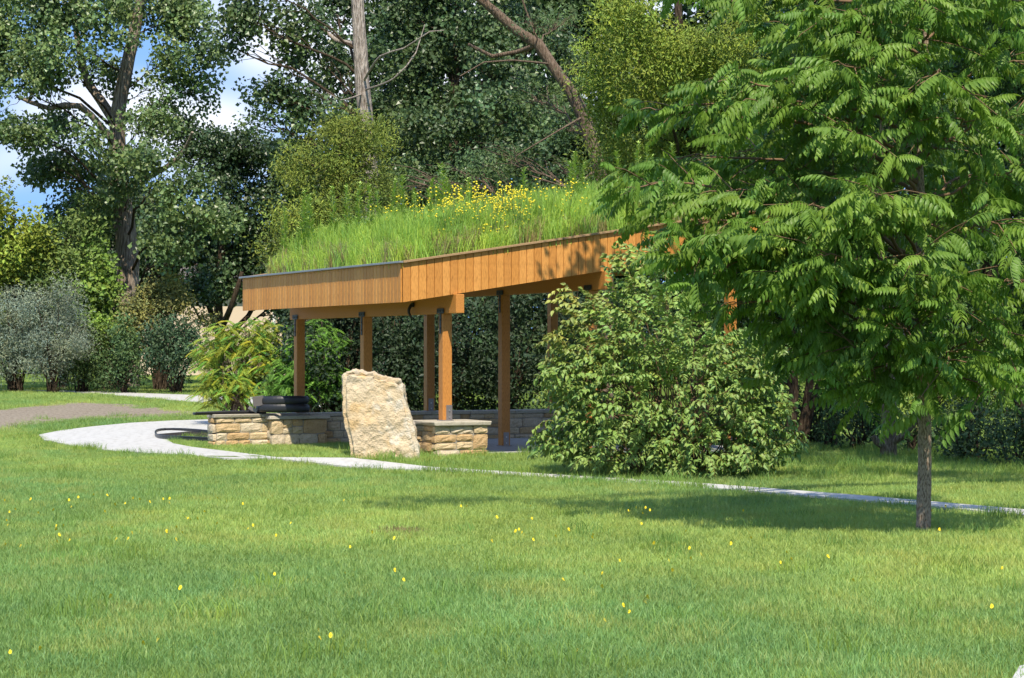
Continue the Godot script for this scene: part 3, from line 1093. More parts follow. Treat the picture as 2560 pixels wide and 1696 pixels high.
	# the dark one right of it
	tree("dark_cottonwood", "broad dark leafy tree right of the bare grey trunk", "tree", 66.0,
		[[1120, 980, 22], [1125, 600, 20], [1130, 300, 16], [1140, 60, 11], [1145, -120, 7]], [],
		[[985, 30, 65, 55, 0, 0], [1000, 150, 90, 75, 0, 0], [1000, 260, 90, 70, 0, 0], [1080, 330, 110, 80, -2, 0], [1120, 200, 110, 90, 0, 0], [1180, 70, 110, 80, 0, 0], [1240, 190, 100, 80, -2, 0], [1240, 310, 120, 80, -3, 0], [1080, 60, 80, 60, 1, 0], [1300, 60, 100, 80, 1, 0], [1000, 370, 90, 70, 0, 0], [1100, 430, 130, 60, -2, 0], [1280, 420, 110, 70, -3, 0], [1380, 120, 90, 100, 1, 0], [1390, 260, 80, 100, 0, 0], [1180, -60, 200, 60, 0, 0], [1000, 490, 90, 80, 0, 0], [1120, 540, 130, 70, 0, 0], [1300, 520, 110, 70, 0, 0]],
		broad.merged({"col": Color(0.085, 0.142, 0.052), "bark": M.bark_dark, "density": 8.5, "gap": -0.05}, true))
	# the leaning trunk
	tree("leaning_tree", "old leaning tree with a bent tan trunk and bare twigs above the planted roof", "tree", 50.0,
		[[1515, 1060, 22], [1512, 560, 19], [1500, 425, 17], [1478, 350, 17], [1458, 285, 18], [1425, 225, 15], [1385, 170, 14], [1345, 110, 14], [1290, 75, 12], [1240, 30, 11], [1180, -20, 9], [1100, -80, 6]],
		[[[1345, 110, 7], [1290, 130, 6, 1], [1230, 140, 5, 1], [1170, 110, 4, 1]], [[1440, 240, 4], [1500, 190, 3, -1], [1560, 230, 2, -1]], [[1400, 180, 4], [1340, 90, 3, 1], [1300, -20, 2, 1]], [[1380, 160, 3], [1280, 150, 2.5, -1], [1210, 155, 2, -1], [1150, 190, 1.5, -1]], [[1460, 290, 3], [1390, 330, 2, -1], [1290, 390, 1.2, -1]], [[1495, 420, 4], [1420, 470, 3, -1], [1330, 440, 1.5, -1]]],
		[[1400, 60, 70, 50, 1, 0], [1440, 170, 40, 30, -0.8, 0], [1330, 60, 50, 30, -0.8, 0], [1500, 370, 40, 40, -0.6, 0], [1200, -30, 110, 50, 0, 0], [1330, 240, 90, 60, 1.5, 0], [1420, 330, 80, 60, 1, 0], [1270, 400, 110, 60, 2, 0], [1150, 440, 110, 55, 3, 0], [1400, 430, 90, 60, 2, 0], [1020, 450, 70, 50, 4, 0]],
		{"sprays": M.s_fine, "leaf": M.leaf, "bark": M.bark_tan, "density": 6.0, "size": 0.9, "col": Color(0.105, 0.170, 0.058), "gap": -0.1, "twigs": 16, "sides": 16})
	# yellow-green tree behind the roof
	tree("maple_sapling", "small yellow-green tree behind the left part of the planted roof", "tree", 50.0,
		[[830, 1058, 9], [835, 700, 8], [840, 500, 6], [845, 380, 4]], [],
		[[790, 350, 60, 45, 0, 0], [870, 325, 90, 45, 0, 0], [930, 350, 60, 50, 1, 0], [780, 430, 80, 60, 0, 0], [900, 420, 90, 70, 0, 0], [830, 500, 90, 60, 0, 0], [710, 560, 60, 50, -1, 0], [690, 620, 50, 60, -1, 0], [780, 590, 80, 60, 0, 0], [950, 480, 50, 60, 1, 0]],
		{"sprays": M.s_fine, "leaf": M.leaf_matte, "bark": M.bark_dark, "density": 22.0, "size": 0.9, "col": Color(0.200, 0.260, 0.042), "gap": -0.2})
	# yellow-green tree at the top right
	tree("willow_tree", "yellow-green fine leaved tree filling the top right behind the shelter", "tree", 43.0,
		[[1750, 1089, 24], [1745, 700, 22], [1720, 400, 17], [1700, 100, 11], [1690, -150, 7]], [],
		[[1500, 70, 85, 70, -2, 0], [1580, 20, 80, 70, -3, 0], [1660, 60, 110, 80, -3, 0], [1780, 60, 110, 80, -3, 0], [1890, 40, 90, 70, -2, 0], [1500, 180, 80, 80, -1, 0], [1590, 170, 110, 80, -3, 0], [1700, 180, 120, 80, -2, 0], [1560, 290, 110, 80, -1, 0], [1640, 410, 110, 80, 0, 0], [1530, 400, 80, 70, 1, 0], [1800, 170, 110, 90, -1, 0], [1900, 150, 90, 80, 0, 0], [1740, 320, 110, 90, 0, 0], [1860, 300, 110, 90, 0, 0], [1570, 490, 100, 60, 1, 0]],
		{"sprays": M.s_fine, "leaf": M.leaf_matte, "bark": M.bark_dark, "density": 24.0, "size": 0.95, "col": Color(0.225, 0.300, 0.042), "gap": -0.10, "twigs": 3, "step": 0.5})
	# dark trees on the right, behind the walnut
	var dk := {"sprays": M.s_shrub, "leaf": M.leaf, "bark": M.bark_dark, "density": 8.0, "size": 1.2, "col": Color(0.085, 0.160, 0.040), "gap": -0.22}
	tree("shade_tree", "leaning dark trunk at the wood edge behind the big shrub", "tree", 38.0,
		[[2075, 1117, 17], [2090, 950, 15], [2060, 700, 12], [2040, 400, 9], [2030, 0, 6]], [[[2085, 930, 10], [2130, 850, 8], [2170, 700, 6]]],
		[[1990, 300, 130, 110, -1, 0], [2100, 150, 150, 120, -1, 0], [1960, 460, 120, 100, 0, 0], [2090, 420, 140, 120, 0, 0], [2000, 600, 130, 110, 0, 0], [1880, 560, 100, 90, 1, 0], [2060, 750, 130, 70, 1, 0], [1850, 700, 100, 80, 1, 0], [2020, -20, 160, 90, -2, 0], [2050, -190, 240, 120, -3, 3.0]],
		dk)
	tree("shade_tree", "dark double trunk in deep shade just right of the big shrub", "tree", 37.0,
		[[1975, 1123, 14], [1985, 980, 12], [1975, 820, 11], [1960, 600, 8]], [[[1995, 1120, 11], [2025, 960, 10], [2040, 800, 8]], [[2010, 1120, 8], [2035, 1000, 6], [2060, 900, 5]]],
		[[1950, 620, 90, 80, 1, 0], [1800, 800, 90, 70, 2, 0], [1930, 750, 100, 60, 2, 0]],
		dk)
	tree("forked_tree", "forked grey-brown tree with a broken side limb behind the young walnut", "tree", 34.0,
		[[2222, 1145, 22], [2222, 1050, 18], [2226, 985, 19], [2212, 880, 14], [2200, 700, 11], [2200, 400, 7]], [[[2226, 985, 13], [2255, 930, 10], [2262, 850, 8], [2280, 650, 6]], [[2225, 1110, 9], [2262, 1088, 8, -0.3], [2283, 1062, 7, -0.4], [2300, 1042, 7, -0.4]], [[2215, 1120, 9], [2192, 1105, 9, -0.1], [2183, 1090, 8, -0.1]]],
		[[2230, 560, 130, 110, 0, 0], [2290, 360, 140, 120, 0, 0], [2190, 740, 110, 60, 1, 0], [2330, 700, 120, 90, 1, 0], [2250, 180, 150, 120, 0, 0], [2300, -10, 160, 100, -1, 0], [2300, -190, 220, 120, -2, 3.0], [2350, 820, 80, 50, 2, 0]],
		dk.merged({"bark": M.bark_mid, "sides": 18}, true))
	tree("leaning_wood_tree", "thick leaning trunk at the right edge of the wood", "tree", 36.0,
		[[2600, 1130, 30], [2560, 990, 27], [2518, 880, 25], [2488, 760, 21], [2460, 500, 14], [2450, 200, 9]], [],
		[[2460, 560, 130, 110, 0, 0], [2500, 360, 140, 120, 0, 0], [2560, 700, 120, 90, 1, 0], [2450, 180, 150, 120, 0, 0], [2600, 180, 120, 150, 0, 0], [2480, -20, 160, 100, -1, 0], [2440, 760, 80, 60, 2, 0], [2620, 500, 100, 130, 0, 0], [2520, -190, 240, 120, -2, 3.0]],
		dk)
	# the big tree just outside the picture on the right, whose high boughs shade lawn, roof end and wood edge
	var lob := []
	for q in [[-0.3, 9.2, 16.9, 0.9, 0.4, 0.7], [0.9, 9.0, 17.2, 1.0, 0.4, 0.8], [1.3, 8.3, 29.5, 0.45, 0.35, 0.4], [2.3, 8.7, 29.2, 0.9, 0.5, 0.8], [3.4, 8.9, 29.2, 1.5, 0.8, 1.4], [4.8, 8.9, 29.0, 1.5, 0.8, 1.4], [6.2, 8.9, 28.6, 1.6, 0.8, 1.5], [7.7, 9.2, 28.0, 1.6, 0.9, 1.5], [5.7, 8.7, 26.0, 1.2, 0.7, 1.2], [7.6, 8.7, 25.2, 1.3, 0.7, 1.3], [5.6, 8.8, 22.8, 1.1, 0.6, 1.1], [7.3, 8.9, 22.0, 1.2, 0.7, 1.2], [9.5, 10.5, 25.0, 2.6, 1.6, 2.4]]:
		lob.append([1280.0 + q[0] * F / q[2], HOR - (q[1] - EYE) * F / q[2], q[3] * F / q[2], q[4] * F / q[2], q[2] - 24.0, q[5]])
	tree("spreading_tree", "large spreading tree just right of the picture whose boughs shade the lawn", "tree", 24.0,
		[[3405, 1255, 75], [3400, 600, 60], [3395, -100, 50], [3380, -600, 40], [3370, -1100, 22]], [], lob,
		{"sprays": M.s_broad, "leaf": M.leaf, "bark": M.bark_big, "density": 5.0, "size": 0.9, "col": Color(0.10, 0.17, 0.05), "gap": -0.1, "limb_from": 10, "twigs": 4})
	# lit growth beyond the trunks
	for q in [[2180, 985, 110, 90, 52.0, "bright green bush beyond the forked tree"], [2330, 960, 110, 90, 54.0, "bright green bush beyond the walnut trunk"], [2500, 950, 110, 100, 53.0, "bright green bush beyond the thick leaning trunk"], [2040, 960, 90, 90, 56.0, "half hidden green bush between the dark trunks"]]:
		shrub("woodland_bush", q[5], q[4], q[0], [[q[0], q[1], q[2], q[3], 0, 0], [q[0] + 50, q[1] + 20, q[2] * 0.7, q[3] * 0.8, 1, 0]], M.s_shrub, M.leaf_matte, Color(0.13, 0.20, 0.035), 8.0, 1.3)
	# dark undergrowth in the wood, beyond the right path
	for q in [[38.8, 1900, [[1890, 1050, 90, 70, 0, 0], [1940, 1000, 60, 70, 0.4, 0]], "low dark undergrowth at the foot of the double trunk"],
		[39.5, 2040, [[2020, 1050, 90, 70, 0, 0], [2060, 1010, 60, 60, 0.5, 0]], "low dark undergrowth between the double trunk and the leaning trunk"],
		[36.5, 2140, [[2130, 1070, 80, 60, 0, 0], [2170, 1050, 60, 50, 0.5, 0]], "low dark undergrowth left of the forked tree's foot"],
		[35.5, 2290, [[2280, 1090, 60, 50, 0, 0], [2330, 1070, 60, 60, 0.3, 0]], "dark undergrowth right behind the walnut trunk"],
		[33.0, 2420, [[2390, 1090, 70, 70, 0, 0], [2450, 1050, 70, 80, 0.3, 0], [2430, 1130, 80, 40, -0.4, 0]], "grey-green twiggy undergrowth right of the walnut trunk"],
		[31.5, 2550, [[2510, 1110, 90, 80, 0, 0], [2590, 1080, 70, 110, 0.2, 0], [2540, 1160, 80, 40, -0.5, 0]], "dark undergrowth at the right edge beside the path"]]:
		shrub("undergrowth_bush", q[3], q[0], q[1], q[2], M.s_shrub, M.leaf_matte, Color(0.055, 0.100, 0.034), 17.0, 0.8, 4)
	# dark bushes behind the shelter, seen under its roof
	var bl := ["far left", "left", "middle", "right", "far right"]
	var where := ["dark bush behind the shelter between its two left posts", "dark bush behind the shelter right of the boulder", "dark bush behind the middle of the shelter wall", "dark bush behind the shelter's back right post", "dark bush behind the shelter nearest the big shrub", "dark bush behind the green feathery sumac"]
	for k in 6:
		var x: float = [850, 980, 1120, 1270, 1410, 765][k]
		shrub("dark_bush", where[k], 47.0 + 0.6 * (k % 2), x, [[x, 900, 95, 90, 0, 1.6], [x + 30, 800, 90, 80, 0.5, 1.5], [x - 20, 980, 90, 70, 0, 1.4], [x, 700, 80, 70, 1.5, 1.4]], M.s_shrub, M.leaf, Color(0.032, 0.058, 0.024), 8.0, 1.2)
	# the pale house far behind the dark tree
	var hb := W(560, 900, 112.0)
	hb.y = ground_y(hb.x, 112.0)
	var house := thing("pale_house", "cream house wall glimpsed behind the dark tree left of the shelter", "house", hb)
	var mb := Mb.new()
	mb.box(Transform3D(Basis.IDENTITY, Vector3(0, 2.4, -3)), Vector3(9.6, 5.0, 6), 0.02)
	part("wall", mb.mesh(), M.house_wall, house)
	mb = Mb.new()
	for s in [-1.0, 1.0]:
		mb.box(Transform3D(Basis(Vector3.RIGHT, s * 0.5), Vector3(0, 5.7, -3 + s * 1.75)), Vector3(10.4, 0.14, 4.2), 0.02)
	part("roof", mb.mesh(), M.house_roof, house)
	mb = Mb.new()
	mb.box(Transform3D(Basis.IDENTITY, Vector3(2.15, 1.1, 0.03)), Vector3(1.0, 2.2, 0.08), 0.01)
	part("door", mb.mesh(), M.house_door, house)
	mb = Mb.new()
	mb.box(Transform3D(Basis.IDENTITY, Vector3(2.8, 2.4, 0.06)), Vector3(0.16, 4.9, 0.14), 0.01)
	part("corner_post", mb.mesh(), M.house_white, house)
	# trees closing the view at the back
	far_woods()


func far_woods() -> void:
	var names := ["tall background tree behind the tall bare trunk", "tall background tree behind the leaning tree", "tall background tree above the shelter's right end", "tall background tree behind the yellow-green tree", "tall background tree behind the walnut crown", "tall background tree behind the thick leaning trunk", "tall background tree at the right edge of the wood"]
	tree("background_tree", "background tree filling the gap behind the yellow-green tree left of centre", "tree", 95.0, [[800, 960, 14], [800, 600, 9], [800, 480, 5]], [],
		[[800, 480, 110, 70, 0, 0], [860, 430, 90, 60, 0, 0], [770, 590, 120, 90, 0, 0], [840, 700, 130, 100, 0, 0], [720, 700, 90, 90, 1, 0], [900, 820, 140, 90, 0, 0]],
		{"sprays": M.s_broad, "leaf": M.leaf, "bark": M.bark_dark, "density": 4.0, "size": 1.6, "col": Color(0.055, 0.095, 0.034), "gap": -0.4, "twigs": 0, "step": 2.0})
	var k := 0
	for x in [1060, 1300, 1540, 1780, 2030, 2280, 2540]:
		var d := 84.0 + 3.0 * (k % 3)
		tree("background_tree", names[k], "tree", d, [[x, 960, 20], [x + 10, 600, 16], [x, 200, 10], [x, -60, 5]], [],
			[[x, 120, 160, 120, 0, 0], [x - 70, 300, 150, 120, 0, 0], [x + 70, 330, 150, 130, 1, 0], [x, 500, 170, 120, 0, 0], [x - 40, 690, 160, 120, -1, 0], [x + 60, 830, 150, 110, -1, 0], [x + 30, -60, 150, 110, 0, 0], [x - 50, 900, 150, 80, -2, 0]],
			{"sprays": M.s_broad, "leaf": M.leaf, "bark": M.bark_dark, "density": 3.4, "size": 1.6, "col": Color(0.060, 0.105, 0.036), "gap": -0.4, "twigs": 0, "step": 2.0, "group": "tall trees at the back of the wood"})
		k += 1


func shrub(called: String, label: String, d: float, base_px: float, lobes: Array, sprays: Array, m: Material, col: Color, density: float, size: float, stems := 6, bark: Material = null) -> Node3D:
	var b := Vector3(gx(base_px, d), 0, -d)
	b.y = ground_y(b.x, d)
	var t := thing(called, label, "bush", b)
	for L in lobes:
		var c: Vector3 = W(L[0], L[1], d + L[4]) - b
		var mb := Mb.new()
		for k in stems:
			var a := Vector3(rng.randf_range(-0.2, 0.2), -0.05, rng.randf_range(-0.2, 0.2))
			var rx: float = L[2] / F * d
			var ry: float = L[3] / F * d
			var e := c + Vector3(rng.randf_range(-0.8, 0.8) * rx, rng.randf_range(-0.4, 0.85) * ry, rng.randf_range(-0.8, 0.8) * rx)
			mb.tube(curve_pts(a, e, Vector3(0, 0.12 * a.distance_to(e), 0), 6, 0.03), taper(0.028, 0.005, 7), 5)
		part("stem", mb.mesh(), bark if bark else M.bark_dark, t)
	split_multi("foliage", sprays, m, crown_spots(lobes, d, b, density, size, col, -0.14, 34.0), t)
	return t


func left_shrubs() -> void:
	var gt := {"sprays": M.s_shrub, "leaf": M.leaf_matte, "bark": M.bark_dark, "density": 6.5, "size": 1.7, "gap": -0.25, "twigs": 5}
	tree("bushy_tree", "yellowish bushy tree at the left edge below the sky gap", "tree", 68.5, [[30, 955, 12], [30, 700, 9], [30, 540, 5]], [], [[20, 520, 80, 50, 0, 0], [10, 600, 90, 70, 0, 0], [60, 660, 80, 70, 1, 0], [0, 720, 80, 70, 0, 0], [-80, 620, 90, 120, 0, 0]], gt.merged({"col": Color(0.22, 0.28, 0.036)}, true))
	tree("bushy_tree", "mid green bushy tree left of the big cottonwood trunk", "tree", 70.5, [[160, 955, 12], [160, 760, 9], [165, 600, 5]], [], [[120, 600, 80, 55, 0, 0], [200, 590, 70, 60, 0, 0], [160, 670, 100, 70, -1, 0], [110, 730, 90, 70, -1, 0], [240, 540, 60, 60, 1, 0], [220, 680, 70, 70, 0, 0], [180, 760, 90, 60, -1, 0]], gt.merged({"col": Color(0.135, 0.205, 0.050)}, true))
	tree("bushy_tree", "bright green sapling touching the left side of the big cottonwood trunk", "tree", 69.5, [[255, 965, 7], [255, 800, 6], [255, 660, 3]], [], [[240, 650, 35, 45, 0, 0], [235, 720, 60, 50, 0, 0], [240, 775, 45, 45, 0, 0], [220, 800, 60, 50, 0, 0], [295, 850, 70, 50, 0, 0]], gt.merged({"sprays": M.s_broad, "size": 1.1, "col": Color(0.16, 0.26, 0.040)}, true))
	tree("background_tree", "distant tree closing the gap behind the left cottonwood", "tree", 118.0, [[330, 950, 12], [330, 700, 9], [330, 560, 5]], [], [[330, 600, 140, 110, 0, 0], [400, 720, 140, 110, 0, 0], [280, 760, 140, 100, 0, 0], [560, 700, 120, 80, 4, 0], [180, 650, 120, 100, 2, 0], [60, 700, 140, 110, 2, 0], [430, 850, 160, 70, 0, 0], [120, 850, 160, 70, 0, 0]], gt.merged({"sprays": M.s_broad, "leaf": M.leaf, "size": 2.0, "density": 4.0, "col": Color(0.040, 0.066, 0.026), "group": ""}, true))
	shrub("silver_shrub", "silvery grey-green shrub at the left edge of the picture", 67.0, 40, [[25, 800, 75, 75, 0, 0], [60, 870, 70, 55, 0, 0], [0, 890, 60, 55, 0, 0], [60, 760, 50, 50, 1, 0], [-70, 840, 70, 90, 0, 0]], M.s_silver, M.leaf_matte, Color(0.235, 0.29, 0.21), 19.0, 1.35)
	shrub("silver_shrub", "second silvery shrub, taller, with a narrow foot beside the far path", 66.2, 130, [[125, 770, 65, 65, 0, 0], [150, 850, 75, 60, 0, 0], [110, 880, 60, 50, 0, 0], [170, 790, 50, 50, 1, 0], [150, 915, 35, 35, 0, 0]], M.s_silver, M.leaf_matte, Color(0.245, 0.295, 0.215), 19.0, 1.35)
	shrub("green_shrub", "rounded green shrub between the silvery shrubs and the dark ones", 67.5, 205, [[205, 880, 60, 60, 0, 0], [200, 930, 50, 35, 0, 0], [240, 850, 40, 40, 0.5, 0]], M.s_shrub, M.leaf_matte, Color(0.115, 0.185, 0.055), 12.0, 1.2)
	shrub("lime_shrub", "lime green shrub at the foot of the big cottonwood", 68.5, 275, [[250, 820, 50, 45, 0, 0], [300, 825, 45, 40, 0, 0], [275, 870, 55, 40, 0.5, 0]], M.s_shrub, M.leaf_matte, Color(0.19, 0.29, 0.045), 13.0, 1.3)
	shrub("dark_shrub", "dark green spreading shrub right of the rounded green one", 66.6, 312, [[300, 880, 55, 55, 0, 0], [325, 930, 55, 40, 0, 0], [270, 920, 35, 40, 0, 0]], M.s_shrub, M.leaf, Color(0.080, 0.140, 0.050), 13.0, 1.2)
	shrub("dark_shrub", "dark blue-green round shrub left of the yellow sumac", 66.0, 440, [[430, 850, 65, 60, 0, 0], [450, 910, 50, 45, 0, 0], [390, 890, 45, 55, 0, 0], [475, 870, 35, 40, 0, 0]], M.s_shrub, M.leaf, Color(0.072, 0.126, 0.058), 13.0, 1.2)
	shrub("olive_shrub", "olive yellow shrub with upright shoots in front of the cottonwood foot", 68.6, 400, [[345, 780, 45, 50, 0, 0], [400, 750, 55, 50, 0, 0], [445, 770, 45, 45, 0, 0], [370, 830, 60, 45, 0, 0], [430, 715, 22, 40, 0, 0], [372, 725, 18, 35, 0, 0], [500, 810, 40, 30, 1, 0]], M.s_shrub, M.leaf_matte, Color(0.24, 0.245, 0.075), 13.0, 1.2)
	sumac("sumac_bush", "yellow-green feathery sumac left of the stone wall", 47.5, 600, [[560, 850, 60, 45, 0, 0], [625, 830, 65, 45, 0, 0], [560, 915, 75, 50, 0, 0], [640, 900, 65, 50, 0, 0], [530, 985, 50, 30, 0, 0], [600, 970, 70, 45, 0, 0], [670, 860, 40, 50, 0.5, 0], [520, 880, 40, 50, 0.5, 0]], Color(0.30, 0.40, 0.050))
	sumac("sumac_bush", "fresh green feathery sumac behind the left posts of the shelter", 46.5, 770, [[745, 890, 60, 55, 0, 0], [800, 870, 60, 50, 0, 0], [765, 960, 80, 50, 0, 0], [825, 940, 50, 50, 0, 0], [700, 940, 50, 50, 0, 0], [790, 820, 50, 35, 0.3, 0]], Color(0.14, 0.30, 0.040))


# long feathery leaves on thin stems
func sumac(called: String, label: String, d: float, base_px: float, lobes: Array, col: Color) -> void:
	var b := Vector3(gx(base_px, d), 0, -d)
	b.y = ground_y(b.x, d)
	var t := thing(called, label, "bush", b)
	var fr := []
	for k in 4:
		fr.append(frond(0.37, 15, 0.082, 0.015, 0.35, false))
	for L in lobes:
		var c: Vector3 = W(L[0], L[1], d + L[4]) - b
		var mb := Mb.new()
		for k in 4:
			var a := Vector3(rng.randf_range(-0.5, 0.5), -0.05, rng.randf_range(-0.3, 0.3))
			var e := c + Vector3(rng.randf_range(-0.3, 0.3), rng.randf_range(-0.1, 0.3), rng.randf_range(-0.3, 0.3))
			mb.tube(curve_pts(a, e, Vector3(0, 0.1, 0), 6, 0.03), taper(0.024, 0.008, 7), 6)
		part("stem", mb.mesh(), M.bark_tan, t)
	var sp := crown_spots(lobes, d, b, 130.0, 1.0, col, -0.5, 30.0, 0.2)
	for k in sp[0].size():
		var x: Transform3D = sp[0][k]
		var s := rng.randf_range(0.7, 1.15)
		sp[0][k] = Transform3D((Basis(Vector3.UP, rng.randf() * TAU) * Basis(Vector3.RIGHT, rng.randf_range(-0.1, 0.5))).scaled(Vector3(s, s, s)), x.origin)
		if rng.randf() < 0.25 and col.r > 0.15:
			sp[1][k] = sp[1][k] * Color(1.35, 1.05, 0.8)
		elif rng.randf() < 0.35 and col.r > 0.15:
			sp[1][k] = sp[1][k] * Color(0.5, 0.85, 1.0)
	split_multi("foliage", fr, M.leaf_matte, sp, t)


# a compound leaf growing along +z from the origin and arching down
func frond(ln: float, pairs: int, leaf_ln: float, leaf_wd: float, hang: float, fine := true) -> ArrayMesh:
	var mb := Mb.new()
	var pts := []
	var arch := rng.randf_range(0.25, 0.5)
	var sway := rng.randf_range(-0.15, 0.15)
	for k in 9:
		var t := k / 8.0
		pts.append(Vector3(sway * ln * t * t, ln * (0.18 * t - arch * t * t), ln * t * (1.0 - 0.12 * t)))
	mb.tint = Color(1.5, 1.15, 0.9)
	mb.tube(pts, taper(0.0035, 0.0015, 9), 3, 0.0, null, false)
	mb.smooth = false
	for k in pairs + 1:
		var t := 0.16 + 0.84 * k / pairs
		var f := t * 8.0
		var i := mini(int(f), 7)
		var p: Vector3 = pts[i].lerp(pts[i + 1], f - i)
		var fw: Vector3 = (pts[i + 1] - pts[i]).normalized()
		var sd := fw.cross(Vector3.UP).normalized()
		var size := sin(PI * (0.22 + 0.62 * t)) * rng.randf_range(0.88, 1.08)
		for s in [-1.0, 1.0]:
			if k == pairs and s > 0:
				continue
			var dir = (sd * s * (1.0 - hang * 0.45) + fw * 0.38 + Vector3.DOWN * hang * rng.randf_range(0.7, 1.2)).normalized()
			if k == pairs:
				dir = (fw + Vector3.DOWN * 0.3).normalized()
			var up = (Vector3.UP + sd * s * hang * 0.8 + rdir() * 0.18).normalized()
			mb.tint = vary(Color.WHITE, 0.16, 0.06)
			mb.leaf(p, dir, up, leaf_ln * size, leaf_wd * (0.6 + 0.4 * size), 0.16, fine)
	mb.smooth = false
	mb.n.clear()
	return mb.mesh()


func front_shrub() -> void:
	var d := 28.9
	var b := Vector3(gx(1690, d), 0, -d)
	var t := thing("honeysuckle_shrub", "big sprawling green shrub with drooping leaves hiding the right side of the shelter", "bush", b)
	var lobes := [[1600, 730, 85, 85, 0.3, 0.8], [1515, 840, 95, 95, 0.1, 0.9], [1640, 830, 140, 120, 0, 1.1], [1440, 950, 80, 90, 0, 0.8], [1560, 980, 150, 120, -0.2, 1.2], [1730, 960, 150, 120, -0.2, 1.2], [1850, 900, 110, 80, 0, 1.0], [1865, 1010, 95, 85, 0, 1.0], [1440, 1080, 80, 50, 0, 0.8], [1560, 1110, 140, 70, -0.3, 1.1], [1740, 1110, 150, 70, -0.3, 1.1], [1870, 1095, 80, 55, 0, 0.8], [1945, 1085, 45, 50, 0, 0.5], [1400, 1110, 50, 22, 0, 0.4], [1570, 660, 30, 40, 0.2, 0.4], [1640, 650, 35, 45, 0.3, 0.5], [1425, 760, 28, 45, 0.2, 0.4], [1400, 860, 30, 30, 0.1, 0.4]]
	# shoots that end in drooping leaves
	var stems := Mb.new()
	var ends := []
	var dirs := []
	var tones := []
	for L in lobes:
		var dd: float = d + L[4]
		var c := W(L[0], L[1], dd)
		var rx: float = L[2] / F * dd
		var ry: float = L[3] / F * dd
		var rz: float = L[5]
		var cnt := int((95.0 if L[1] > 800 else 55.0) * (rx * ry + rx * rz + ry * rz)) + 6
		var tone := exp(rng.randf_range(-0.12, 0.12))
		for k in cnt:
			var dir := rdir()
			var rr := pow(rng.randf(), 0.3) * (1.0 + 0.25 * gap_noise.get_noise_3d(dir.x * 60 + c.x * 20, dir.y * 60, dir.z * 60))
			var e := c + Vector3(dir.x * rx, dir.y * ry, dir.z * rz) * rr
			if e.y < 0.12:
				continue
			if gap_noise.get_noise_3d(e.x * 45.0, e.y * 45.0, e.z * 45.0) < -0.25:
				continue
			ends.append(e - b)
			dirs.append((Vector3(e.x - b.x, (e.y - 1.0) * 0.5, e.z - b.z).normalized() + rdir() * 0.7).normalized())
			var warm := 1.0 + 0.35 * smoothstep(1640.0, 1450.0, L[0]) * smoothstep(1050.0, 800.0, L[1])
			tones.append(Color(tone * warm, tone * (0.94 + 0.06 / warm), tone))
	var order := []
	for k in ends.size():
		order.append([ends[k].z + 0.15 * absf(ends[k].x), k])
	order.sort_custom(func(a: Array, q: Array) -> bool: return a[0] > q[0])
	var twigs := []
	for k in 6:
		var mb := Mb.new()
		var tip := Vector3(0, -0.10, 0.30)
		var cp := curve_pts(Vector3(0, -0.02, -0.06), tip, Vector3(0, 0.06, 0), 5, 0.008)
		mb.tint = Color(0.9, 0.55, 0.5)
		mb.tube(cp, taper(0.0045, 0.002, 6), 3, 0, null, false)
		mb.smooth = false
		mb.n.clear()
		for j in 13:
			var q := 0.05 + 0.95 * j / 12.0
			var p: Vector3 = cp[mini(int(q * 5), 5)]
			var s := 1.0 if j % 2 else -1.0
			var dv := (Vector3(s * rng.randf_range(0.4, 1.0), -rng.randf_range(0.2, 1.0), rng.randf_range(0.0, 0.8))).normalized()
			var u := (Vector3.UP + Vector3(s * 0.7, 0, 0.2) + rdir() * 0.5).normalized()
			mb.tint = vary(Color.WHITE, 0.25, 0.1)
			mb.leaf(p, dv, u, 0.102 * rng.randf_range(0.6, 1.2), 0.054 * rng.randf_range(0.8, 1.15), 0.2, true)
		twigs.append(mb.mesh())
	var fl := leaf_mat("shrub_leaf", 0.5, 0.45, 0.45, lin(0.205, 0.325, 0.070))
	var flw := leaf_mat("shrub_leaf_paler", 0.5, 0.45, 0.45, lin(0.235, 0.345, 0.085))
	var xf := []
	var cols := []
	for q in order.size():
		var k: int = order[q][1]
		var fw: Vector3 = dirs[k]
		var bs := Basis.looking_at(-fw, Vector3.UP) * Basis(Vector3.BACK, rng.randf_range(-0.6, 0.6))
		var s := rng.randf_range(0.8, 1.2)
		var x := Transform3D(bs.scaled(Vector3(s, s, s)), ends[k])
		if q < 300:
			var o := part("leafy_twig", twigs[k % 6], fl if rng.randf() < 0.6 else flw, t)
			o.transform = x
		else:
			xf.append(x)
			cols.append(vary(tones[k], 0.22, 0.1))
		if k % 12 == 0:
			var a := Vector3(rng.randf_range(-0.5, 0.5), -0.05, rng.randf_range(-0.3, 0.3))
			var e: Vector3 = ends[k]
			stems.tube(curve_pts(a, e, Vector3(0, 0.12 * a.distance_to(e), 0), 8, 0.03), taper(0.013, 0.0035, 9), 4)
	part("stems", stems.mesh(), M.twig, t).set_meta("kind", "stuff")
	split_multi("foliage", twigs, fl, [xf, cols], t)


